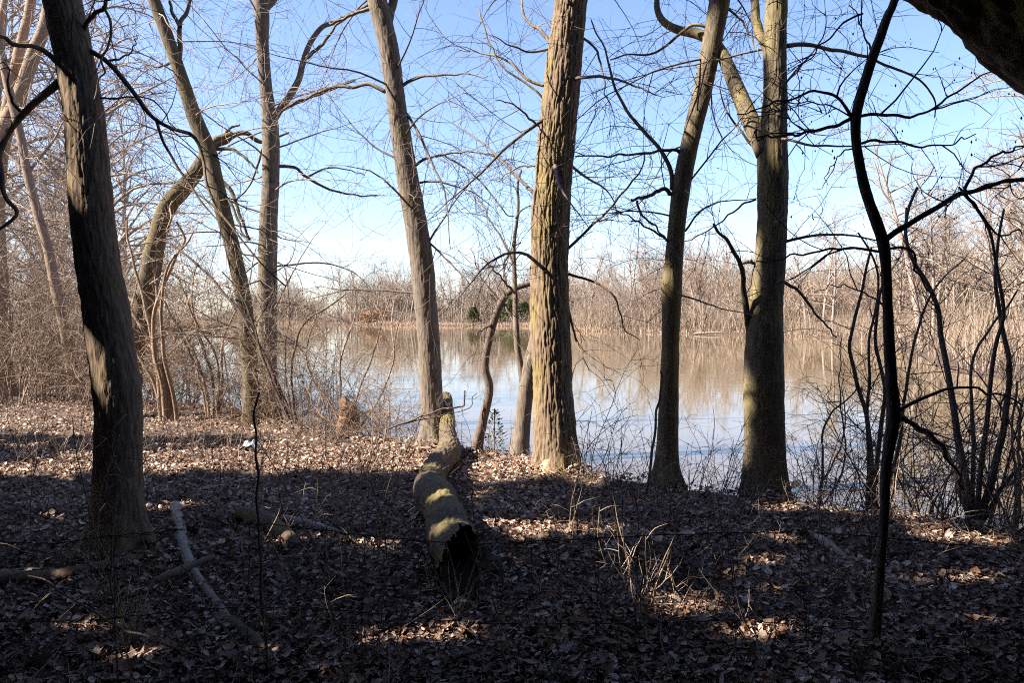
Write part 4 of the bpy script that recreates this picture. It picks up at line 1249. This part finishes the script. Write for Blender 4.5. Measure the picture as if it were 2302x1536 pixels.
# gnawed wood at the foot of the thick trunk
pf = unproj(1238, 1038, 8.03)
V, Q, tt = trunk_geo(np.array([(pf[0] - .02, pf[1] + .0, -.05, .13), (pf[0] - .01, pf[1] + .0, .04, .115), (pf[0] + .01, pf[1] + .02, .12, .09), (pf[0] + .02, pf[1] + .06, .2, .05), (pf[0] + .02, pf[1] + .1, .27, .02)]), 36, 50, 4, .012, .2, 30, caps=True, lump=.25)
host = [o for o in bpy.data.objects if o.get('label', '').startswith('thickest trunk')][0]
Geo().add(V, Q, tt).obj('gnawed_wood', M_GNAW, host)
# beaver gnawed stump in the left brush
t, _ = log_from([(781, 992), (780, 965), (784, 935), (776, 912), (772, 893)], [66, 56, 46, 30, 8], 'squat brown splintered stump in the brush left of the pale leaning trunk', M_STUMP, Ys=[10.9, 10.9, 10.9, 10.9, 10.92], name='stump', cat='stump', lump=.34, furrow=.022, rows=70, scale=20)
# crumpled white scrap
p = on_ground(563, 1018)
u, v = np.meshgrid(np.linspace(-1, 1, 16), np.linspace(-1, 1, 12))
zz = .035 * (1 - u * u) * (1 - v * v) + .035 * vnoise(np.stack([u * 3, v * 3, 0 * u], -1)) + .03
V = np.stack([p[0] + u * .10 + .02 * vnoise(np.stack([u * 2, v * 2, 0 * u + 3], -1)), p[1] + v * .10 + .1 * zz, gz(p[0], p[1]) + zz * 1.6], -1)
idx = np.arange(u.size).reshape(u.shape)
tag(Geo().add(V, np.stack([idx[:-1, :-1], idx[:-1, 1:], idx[1:, 1:], idx[1:, :-1]], -1).reshape(-1, 4)).obj('plastic_scrap', M_SCRAP), 'crumpled white scrap lying on the litter behind the cut sapling', 'scrap')
# small cedar seedling by the bank
p = on_ground(1112, 1016)
evergreen('cedar_seedling', 'small dark cedar seedling at the bank right of the crooked little tree', p[0], p[1], .58, .17, M_PINE, 190, .055, None, .006)


# ------------------------------------------------------------------ saplings and sprigs in the foreground
photo_shrub('upright brown sapling with a cut top and two long arms reaching left near the camera', 3.5,
            [([(600, 1520), (594, 1400), (583, 1250), (577, 1120), (577, 1000), (578, 885)], 8, 4.5, .25), ([(598, 1512), (560, 1480), (480, 1380), (420, 1290), (405, 1265)], 7, 3, .5),
             ([(598, 1514), (500, 1492), (400, 1458), (290, 1418), (180, 1360), (70, 1290)], 8, 3, .5), ([(593, 1380), (640, 1320), (680, 1290)], 4, 2, .2)], M_SAPL, M_TWIGD, 'sapling', 'sapling', (.9, .25, 3, .1))
photo_shrub('thin dark sapling with long horizontal twigs at lower left, in front of the left trunk', 3.4,
            [([(268, 1560), (260, 1440), (255, 1300), (250, 1180), (235, 1040), (224, 930)], 5, 1.5, .3), ([(254, 1290), (180, 1265), (90, 1240), (0, 1222)], 4, 2, .2), ([(254, 1205), (300, 1208), (370, 1195), (430, 1190)], 3, 1.5, .2)], M_SAPL, M_TWIGD, 'sapling', 'sapling', (1.2, .25, 3, .1))
photo_shrub('leaning dead pole propped beside the slim leaning trunk', 7.0,
            [([(1450, 1130), (1463, 1050), (1474, 957), (1486, 860), (1490, 835)], 7, 5, .3)], M_SAPL, M_TWIGD, 'dead_pole', 'pole', (.6, .2, 2, .1))
photo_shrub('dark low branch reaching over the far end of the hollow log', 9.0,
            [([(862, 968), (920, 948), (985, 925), (1030, 918), (1042, 921), (1043, 878)], 4.5, 4, .2), ([(862, 968), (900, 955), (1044, 921), (1060, 895), (1075, 885)], 3, 2, .25)], M_SAPL, M_TWIGD, 'dead_branch', 'branch', (1.5, .2, 3, .1))
photo_shrub('thin grey seedling leaning left in front of the hollow log mouth', 4.2,
            [([(1075, 1330), (1080, 1260), (1070, 1180), (1055, 1110)], 4, 2, .1), ([(1076, 1330), (1110, 1260), (1140, 1200)], 3, 1.5, .2)], M_SAPL, M_TWIGD, 'sapling', 'sapling', (1.5, .2, 3, .1))

seeds = [shrub_proto('seedling', 'x', 'seedling', 1, .9, .1, M_STRAW, M_STRAW, .02, .0024, 1.5, .16, 2, .06, nparts=1), shrub_proto('seedling', 'x', 'seedling', 2, .6, .3, M_STRAW, M_STRAW, .06, .0022, 1.5, .16, 2, .06, nparts=2),
         shrub_proto('seedling', 'x', 'seedling', 3, .85, .25, M_SHRUB, M_TWIGL, .06, .0045, 4, .28, 5, .12, nparts=3), shrub_proto('seedling', 'x', 'seedling', 2, 1.1, .18, M_SHRUB, M_TWIGL, .04, .005, 3, .3, 4, .12, nparts=2),
         shrub_proto('seedling', 'x', 'seedling', 4, .55, .5, M_SHRUB, M_TWIG, .08, .004, 5, .24, 5, .1, nparts=4), shrub_proto('seedling', 'x', 'seedling', 5, .7, .5, M_SAPL, M_TWIG, .1, .004, 5, .28, 5, .12, nparts=4)]
sp = []
while len(sp) < 190:
    x, y = rng.uniform(-6, 5), rng.uniform(3.3, 9.8)
    u, v, f = proj(np.array([x, y, 0.]))
    if -50 < u < 2350 and sdist(np.array([x]), np.array([y]))[0] < -.3 and not (930 < u < 1120 and 1000 < v < 1360):
        sp.append((x, y))
for i, (x, y) in enumerate(sp):
    u, v, f = (float(q) for q in proj(np.array([x, y, 0.])))
    where = ('left of the thick trunk' if u < 240 else 'right of the thick trunk' if u < 560 else 'left of the hollow log' if u < 960 else
             'right of the hollow log' if u < 1380 else 'below the slim leaning trunk' if u < 1600 else 'below the forked trunk' if u < 1860 else 'around the black sapling' if u < 2080 else 'at the right edge')
    far_ = 'near the water' if y > 7 else 'behind the fence wire' if y > 4.6 else 'close to the camera'
    kind_ = ('thin single dry stalk', 'pair of dry straw stalks', 'three stemmed brown seedling', 'tall two stemmed brown seedling', 'low spreading brown seedling', 'dark spreading seedling')[i % 6]
    dup(seeds[i % 6], (x, y, gz(x, y)), rng.uniform(0, 6.28), rng.uniform(.6, 1.15), f'{kind_} {where}, {far_}', f'{kind_}s {where}, {far_}')
for p in seeds:
    drop(p)
# sprouts with first green buds
for px, py, h, lab in [(805, 1215, .40, 'sprout with yellow green buds left of the hollow log'), (870, 1260, .26, 'short green budded sprout close left of the hollow log'), (540, 1260, .42, 'green budded sprout in front of the short mossy log'),
                       (283, 1462, .30, 'green budded sprout at the straw tuft, lower left'), (720, 1140, .34, 'leaning green budded sprout behind the half buried log')]:
    p = on_ground(px, py)
    b = np.array([[p[0], p[1], gz(p[0], p[1])]])
    t = thing('sprout', lab, 'sprout', b[0], 'budding sprouts')
    P_ = np.concatenate([grow(b, np.array([[rng.normal(0, .2), 0, 1]]), np.array([h]), 9, .07), grow(b, np.array([[rng.normal(0, .4), .1, 1]]), np.array([h * .7]), 9, .07)])
    Geo().add(*tubes(P_, taper(np.full(2, .0035), np.full(2, .0015), 9), 5)).obj('stem', M_STRAW, t)
    g = Geo()
    q = P_[:, 3:].reshape(-1, 3)
    q = np.vstack([q + rng.normal(0, .006, q.shape) for _ in range(3)])
    bud_geo(g, q, .006)
    g.obj('buds', M_BUDGREEN, t, kind='stuff')
for px, py, n, h, lab in [(283, 1440, 14, .34, 'pale straw tuft fanning up at lower left, caught by the sun'), (985, 1345, 9, .30, 'thin straw tuft below the hollow log mouth'), (1030, 1395, 7, .4, 'few tall straw stems right of the tuft below the hollow log'),
                          (1700, 1250, 10, .25, 'faint straw tuft on the litter behind the fence right of centre'), (1330, 1160, 10, .3, 'straw stems on the litter right of the hollow log bend')]:
    p = on_ground(px, py)
    b = np.array([p[0], p[1], gz(p[0], p[1])]) + rng.normal(0, .015, (n, 3)) * [1, 1, 0]
    t = thing('straw_tuft', lab, 'grass tuft', b[0], 'straw tufts')
    P_ = grow(b, np.column_stack([rng.normal(.25, .5, n), rng.normal(0, .4, n), np.ones(n)]), h * rng.uniform(.5, 1.2, n), 6, .06)
    for i in range(n):
        Geo().add(*tubes(P_[i:i + 1], taper(np.full(1, .0028), np.full(1, .0012), 6), 4)).obj('stem', M_STRAW, t)

# ------------------------------------------------------------------ wire fence
t = thing('wire_fence', 'sagging rusty wire fence strung across the foreground', 'fence', (1.0, 3.0, 0))
FY = 3.0
wires = [[(-60, 1215), (120, 1222), (250, 1205), (420, 1192), (560, 1178), (700, 1190), (830, 1206), (1000, 1220), (1100, 1223), (1300, 1212), (1500, 1203), (1700, 1198), (1880, 1201), (2000, 1211), (2140, 1225), (2230, 1236), (2302, 1262), (2400, 1300)],
         [(-60, 1400), (200, 1395), (500, 1368), (750, 1372), (900, 1386), (1100, 1402), (1400, 1402), (1640, 1396), (1800, 1406), (2000, 1421), (2302, 1440), (2400, 1450)]]
for w in wires:
    P = np.array([unproj(x, y, FY) for x, y in w])
    c = catmull(P, 160)
    c += rng.normal(0, .0016, c.shape)
    Geo().add(*tubes(c[None], np.full((1, 160), .0019), 5)).obj('wire', M_WIRE, t)
for x0, x1, jog in [(250, 258, 4), (818, 812, 6), (1065, 1078, 3), (1195, 1205, -4), (1342, 1338, 5), (1432, 1428, 3), (1636, 1652, 3), (1800, 1812, -3), (2138, 2168, -14), (560, 556, 2)]:
    y0 = np.interp(x0, *zip(*wires[0]))
    y1 = np.interp(x1, *zip(*wires[1]))
    P = np.array([unproj(x0, y0, FY - .004), unproj(x0 + jog * .3, y0 + 30, FY - .004), unproj((x0 + x1) / 2 + jog, (y0 + y1) / 2, FY), unproj(x1, y1, FY - .004), unproj(x1 + 8, 1545, FY + .02), unproj(x1 + 12, 1640, FY + .02)])
    c = catmull(P, 40) + rng.normal(0, .001, (40, 3))
    o = Geo().add(*tubes(c[None], np.full((1, 40), .0013), 5)).obj('stay_wire', M_WIRE, t)
    for q in (P[0], P[3]):
        k = q + np.array([(-.008, 0, -.002), (-.003, -.004, .004), (.003, -.004, -.004), (.008, 0, .003)])
        kn = Geo().add(*tubes(k[None], np.full((1, 4), .004), 5)).obj('knot', M_WIRE, None)
        kn.parent = o
        kn.location = tuple(-v for v in t.location)
# steel post outside the picture on each side holds the wires
for x in (-3.0, 3.6):
    z0 = gz(x, FY)
    P = np.array([[(x, FY + .01, z0 - .4), (x, FY + .01, z0 + .6), (x, FY + .01, z0 + 1.25)]])
    Geo().add(*tubes(P, np.full((1, 3), .022), 8)).obj('post', M_WIRE, t)

# ------------------------------------------------------------------ leaf litter
n_far, n_near = 90000, 100000


def scatter(n, y0, y1, pw):
    y = y0 + (y1 - y0) * rng.random(n) ** pw
    x = rng.uniform(-1, 1, n) * (y * .72 + .8)
    return x, y


x1, y1 = scatter(n_near, 2.9, 9.5, 1.25)
x2, y2 = scatter(n_far, 8.0, 19, 1.3)
x, y = np.r_[x1, x2], np.r_[y1, y2]
s = sdist(x, y)
patch = fbm(np.stack([x * .9, y * .9, 0 * x + 40], -1), 3)
ok = (s < .12) & (patch + rng.normal(0, .25, n_near + n_far) > -.95)
x, y = x[ok], y[ok]
n = len(x)
ln = np.minimum(rng.gamma(4.0, .0072, n) + .009, .075) * np.clip(.85 + y * .02, 1, 1.25)
wd = ln * rng.uniform(.10, .42, n)
z = height(x, y) + rng.random(n) ** 2 * .035 + .004 + .02 * np.maximum(patch[ok], 0)
for px_, py_, r_ in [(262, 1250, .26), (975, 1002, .2), (1250, 1058, .3), (1496, 1094, .16), (1718, 1122, .26), (1960, 1520, .08)]:
    q_ = on_ground(px_, py_)
    z += .07 * np.exp(-(np.maximum(np.hypot(x - q_[0], y - q_[1]) - r_, 0) / .14) ** 1.3) * rng.uniform(.3, 1, n)
az = rng.uniform(0, 6.283, n)
tilt, roll = rng.normal(0, .38, n), rng.normal(0, .42, n)
a = np.stack([np.cos(az) * np.cos(tilt), np.sin(az) * np.cos(tilt), np.sin(tilt)], -1)
sd = np.stack([-np.sin(az), np.cos(az), 0 * az], -1)
up = np.cross(a, sd)
sd, up = sd * np.cos(roll)[:, None] + up * np.sin(roll)[:, None], up * np.cos(roll)[:, None] - sd * np.sin(roll)[:, None]
c0 = np.stack([x, y, z], -1)
cu = rng.uniform(-.1, .9, n)      # curl
fold = rng.uniform(-.1, .8, n)


def lp_(u, v, w):
    """leaf point: u along, v across, w raised"""
    return c0 + a * (u * ln)[:, None] + sd * (v * wd)[:, None] + up * (w * ln)[:, None]


j = lambda s_: rng.uniform(1 - s_, 1 + s_, n)
V = np.stack([lp_(-.5 * j(.1), 0, cu * .12), lp_(-.2 * j(.3), -1 * j(.35), fold * .28), lp_(.2 * j(.3), -.85 * j(.4), fold * .3 + cu * .05), lp_(.5 * j(.15), 0 * cu, cu * .35), lp_(.2 * j(.3), .85 * j(.4), fold * .3 + cu * .05),
              lp_(-.2 * j(.3), 1 * j(.35), fold * .28), lp_(-.15, 0, 0 * cu), lp_(.2, 0, cu * .06)], 1)
k = np.arange(n)[:, None] * 8
Tq = np.array([[1, 2, 7, 6], [6, 7, 4, 5]])
Tt = np.array([[0, 1, 6], [0, 6, 5], [2, 3, 7], [7, 3, 4]])
near_rank = np.argsort(-(ln / y) * ((np.abs(x) < .62 * y) & (y > 3.45)))
ids = near_rank[:300]
rest = np.ones(n, bool)
rest[ids] = False
Vr = V[rest]
kr = np.arange(len(Vr))[:, None] * 8
fy = y[rest] > 6.3
Vn, Vf = Vr[~fy], Vr[fy][:, [0, 1, 2, 3, 4]]
kr = np.arange(len(Vn))[:, None] * 8
g = Geo().add(Vn.reshape(-1, 3), np.vstack([q[None] + kr for q in Tq]), np.vstack([q[None] + kr for q in Tt]))
kr = np.arange(len(Vf))[:, None] * 5
g.add(Vf.reshape(-1, 3), None, np.vstack([np.array([[0, 1, 4]]) + kr, np.array([[1, 2, 4]]) + kr, np.array([[2, 3, 4]]) + kr]))
o = g.obj('leaf_litter', M_LEAF, ground, kind='stuff', smooth=False)
# the largest leaves singly: lobed, sharing four meshes
leaf_meshes = []
for q in range(6):
    m = 14
    th = np.linspace(0, 6.283, m, endpoint=False)
    rr = (1 + .32 * np.cos(th * 5) + .12 * rng.normal(0, 1, m)) * (.9 + .2 * np.cos(th))
    pts = np.stack([np.cos(th) * rr * .5, np.sin(th) * rr * .36, .10 * rr ** 2 * rng.uniform(.2, 1.6, m) + .05 * np.sin(th * 2 + q)], -1)
    Vl = np.vstack([pts, [(0, 0, 0)], pts * .5 * [1, 1, .3]])
    T = [(15 + i, 15 + (i + 1) % m, 14) for i in range(m)]
    Qd = [(i, (i + 1) % m, 15 + (i + 1) % m, 15 + i) for i in range(m)]
    leaf_meshes.append(Geo().add(Vl, np.array(Qd), np.array(T)))
leaf_mats = [plain('tan_leaf', (.24, .165, .125), (.36, .27, .22), .7, 30), plain('brown_leaf', (.14, .09, .065), (.23, .15, .115), .7, 30), plain('russet_leaf', (.20, .10, .055), (.32, .17, .10), .7, 30)]
leaf_me = [g.mesh('dry_leaf', leaf_mats[q % 3]) for q, g in enumerate(leaf_meshes)]
for q, i in enumerate(ids):
    o = bpy.data.objects.new('dry_leaf', leaf_me[q % 6])
    C.objects.link(o)
    o.parent = ground
    o.location = (x[i], y[i], z[i] + .008)
    o.rotation_euler = (rng.normal(0, .35), rng.normal(0, .35), rng.uniform(0, 6.28))
    o.scale = (ln[i] * 1.15,) * 3
# fallen twigs
n = 2200
x, y = scatter(n, 3.0, 13, 1.4)
ok = sdist(x, y) < 0
x, y = x[ok], y[ok]
n = len(x)
az = rng.uniform(0, 6.283, n)
P_ = grow(np.stack([x, y, height(x, y) + rng.uniform(.01, .04, n)], -1), np.stack([np.cos(az), np.sin(az), rng.normal(.05, .18, n)], -1), rng.gamma(2.0, .1, n) + .06, 6, .13, .0)
Geo().add(*tubes(P_, taper(rng.uniform(.0012, .0042, n), np.full(n, .001), 6), 3)).obj('fallen_twigs', M_TWIGL, ground, kind='stuff')

# ------------------------------------------------------------------ unseen evergreens added beside and behind the camera to shade the foreground
lit = []  # spots the added crowns must leave open to the sun


def lit_px(px, py, r, Yd=None):
    p = on_ground(px, py) if Yd is None else unproj(px, py, Yd)
    lit.append((*p, r))


for pts, r in [([(1180, 1195), (1250, 1205), (1300, 1215), (1340, 1200), (1230, 1225)], .16), ([(1100, 1085), (1140, 1075), (1190, 1078), (1060, 1110)], .13), ([(1230, 1068), (1290, 1072), (1340, 1090)], .15),
               ([(1560, 1370), (1520, 1400), (1590, 1420), (1680, 1420)], .11), ([(1760, 1150), (1800, 1160), (1850, 1155)], .13), ([(2020, 1178), (2060, 1182)], .11), ([(2110, 1215), (2160, 1222), (2230, 1230)], .13),
               ([(650, 1240), (690, 1235), (740, 1225)], .10), ([(130, 1170), (350, 1150), (420, 1145)], .12), ([(700, 1500), (730, 1480)], .12), ([(960, 1450), (1000, 1430), (780, 1470)], .11), ([(860, 1065), (900, 1068)], .10),
               ([(60, 1000), (190, 1030), (430, 1010)], .18), ([(200, 1420)], .12), ([(1450, 1130), (2100, 1330)], .08), ([(990, 1145), (1020, 1140)], .1), ([(1130, 1290)], .08)]:
    for p in pts:
        lit_px(*p, r)
for py in range(-60, 1060, 30):        # the thick trunk and the pale one stand in full sun
    lit_px(1228, py, .34, 8.2)
    lit_px(np.interp(py, [0, 400, 700, 1000], [840, 910, 950, 970]), py, .25, 9.9)
for py in range(60, 330, 40):
    lit_px(1733, py, .33, 7.0)
for px, py, r in [(1722, 585, .14), (1714, 640, .15), (1700, 690, .12), (1710, 880, .11), (1706, 925, .12), (1705, 1040, .12), (1660, 200, .18), (1640, 150, .16)]:
    lit_px(px, py, r, 7.0)
for px, py, r in [(1592, 95, .15), (1585, 130, .15), (1578, 165, .13), (1570, 230, .1), (1508, 630, .12), (1505, 670, .11), (1550, 310, .1), (1488, 1000, .06)]:
    lit_px(px, py, r, 7.4)
for py in range(130, 480, 40):
    lit_px(np.interp(py, [100, 500], [128, 175]), py, .03, 5.4)
for px, py, Yd, r in [(990, 1035, 7.9, .09), (962, 1082, 6.8, .06), (966, 1104, 6.4, .03), (985, 1137, 5.75, .06), (1015, 1137, 5.7, .06), (1010, 990, 9.2, .10)]:
    lit_px(px, py, r, Yd)
for _ in range(30):
    qx, qy = rng.uniform(-100, 2300), 985 + 540 * rng.random() ** 1.2
    if 1880 < qx < 2170 and qy > 1260:
        continue
    for _k in range(int(rng.integers(1, 4))):
        lit_px(qx + rng.normal(0, 40), max(qy + rng.normal(0, 10), 985), rng.uniform(.02, .07))
for _ in range(24):                    # streak-shaped gaps cut in the added crowns to let narrow bands of sun through
    qx, qy = rng.uniform(-100, 2200), 990 + 520 * rng.random() ** 1.3
    if 1780 < qx < 2170 and qy > 1240:
        continue
    q0 = on_ground(qx, qy)
    for _k in range(int(rng.integers(4, 14))):
        lit.append((q0[0] + _k * .1, q0[1] + _k * .1 * .19 + rng.normal(0, .015), 0, rng.uniform(-.03, .015)))
lit = np.array(lit)


def sunlit_gap(b, extra=.06):
    """True where a spray would shade one of the spots chosen to be sunlit"""
    bad = np.zeros(len(b), bool)
    for x, y, z, r in lit:
        d = b - np.array([x, y, z])
        al = d @ TO_SUN
        bad |= (al > 0) & (np.linalg.norm(d - al[:, None] * TO_SUN, axis=1) < r + extra)
    return bad


def shade_tree(label, x, y, h, w, z0, n, size=.42, r=.2, tap=.75):  # unseen tree added to block sun and sky light
    z = gz(x, y)
    t = thing('shade_evergreen', label, 'evergreen', (x, y, z), 'unseen evergreens added for shade around the viewpoint')
    c = np.array([(x, y, z - .4), (x, y, z + h * .5), (x, y, z + h)])
    Geo().add(*tubes(c[None], np.array([[r, r * .6, .03]]), 10)).obj('trunk', M_DARK, t)
    f = rng.random(n)
    az = rng.uniform(0, 6.283, n)
    rad = w * (1 - f * tap) * np.sqrt(rng.uniform(.02, 1, n))
    b = np.stack([x + np.cos(az) * rad, y + np.sin(az) * rad, z0 + (h - z0) * f - .12 * rad], -1)
    px, py, fd = proj(b)
    seen = (fd > .2) & (px > -130) & (px < 2430) & (py > -130)
    near = np.linalg.norm(b - [0, 0, CAMZ], axis=1) < 1.6
    b = b[~(seen | near)]
    b = b[~sunlit_gap(b, size * .2)]  # crown shaped for the light: sprays dropped above the chosen sun spots
    n = len(b)
    D = unit(np.column_stack([b[:, 0] - x, b[:, 1] - y, rng.normal(-.2, .25, n)]) + rng.normal(0, .35, (n, 3)))
    sd = unit(np.cross(D, [0, 0, 1]) + rng.normal(0, .5, (n, 3)))
    s = (size * rng.uniform(.6, 1.2, n))[:, None]
    V = np.stack([b - D * s * .5, b - sd * s * .35, b + D * s * .5, b + sd * s * .35], 1)
    px, py, fd = proj(V)
    ins = ((fd > .2) & (px > -20) & (px < 2322) & (py > -20)).any(1)
    V = V[~ins]
    b = b[~ins]
    k = np.arange(len(V))[:, None] * 4
    Geo().add(V.reshape(-1, 3), np.array([[0, 1, 2, 3]]) + k).obj('crown', M_PINE, t, kind='stuff', smooth=False)
    m = min(46, len(b))
    e = b[rng.choice(len(b), m, replace=False)]
    s0 = np.column_stack([np.full(m, x), np.full(m, y), np.clip(e[:, 2] + .4, z + .5, z + h - .3)])
    P_ = s0[:, None] + (e - s0)[:, None] * np.linspace(0, 1, 5)[None, :, None]
    px, py, fd = proj(P_)
    okk = ~((fd > .2) & (px > -60) & (px < 2362) & (py > -60)).any(1)
    P_ = P_[okk]
    P_ = P_[~np.any([sunlit_gap(P_[:, q_], .03) for q_ in (1, 2, 3, 4)], axis=0)]
    if len(P_):
        Geo().add(*tubes(P_, taper(np.full(len(P_), .03), np.full(len(P_), .008), 5), 4)).obj('boughs', M_DARK, t, kind='stuff')


shade_tree('tall evergreen added for shade left of the view, nearest the lake of the tall ones', -8.0, 4.6, 15, 2.9, 1.0, 13000, .5)
shade_tree('tall evergreen added for shade left of the view, level with the fence', -7.4, 2.4, 15, 3.0, 1.0, 12000, .5)
shade_tree('tallest narrow evergreen added for shade left of the view, behind the other tall ones', -9.6, 4.97, 19, 1.25, 2.0, 14000, .45, .12, tap=.1)
shade_tree('tall evergreen added for shade left behind the viewpoint', -5.6, -.6, 14, 4.2, 1.4, 13000, .55)
shade_tree('low bushy evergreen added for shade left of the view near the shore', -8.8, 8.9, 4.8, 2.0, .2, 4500)
shade_tree('wide evergreen added for shade, spreading over the viewpoint', -1.4, -2.2, 14, 7.2, 2.6, 22000, .65)
shade_tree('evergreen added for shade right behind the viewpoint', 3.2, -1.8, 14, 6.8, 1.2, 20000, .65)
shade_tree('evergreen added for shade right of the view beyond the foot of the leaning tree', 7.6, 1.6, 14, 4.0, .6, 11000, .65)
shade_tree('evergreen added for shade far behind the viewpoint, left one of a pair', -5.5, -7.5, 15, 5.4, .3, 8000, .95)
shade_tree('evergreen added for shade far behind the viewpoint, right one of a pair', 2.2, -8.0, 15, 5.6, .3, 8000, .95)
shade_tree('evergreen added for shade far right behind the viewpoint', 9.5, -4.0, 14, 5.0, .3, 8000, .95)
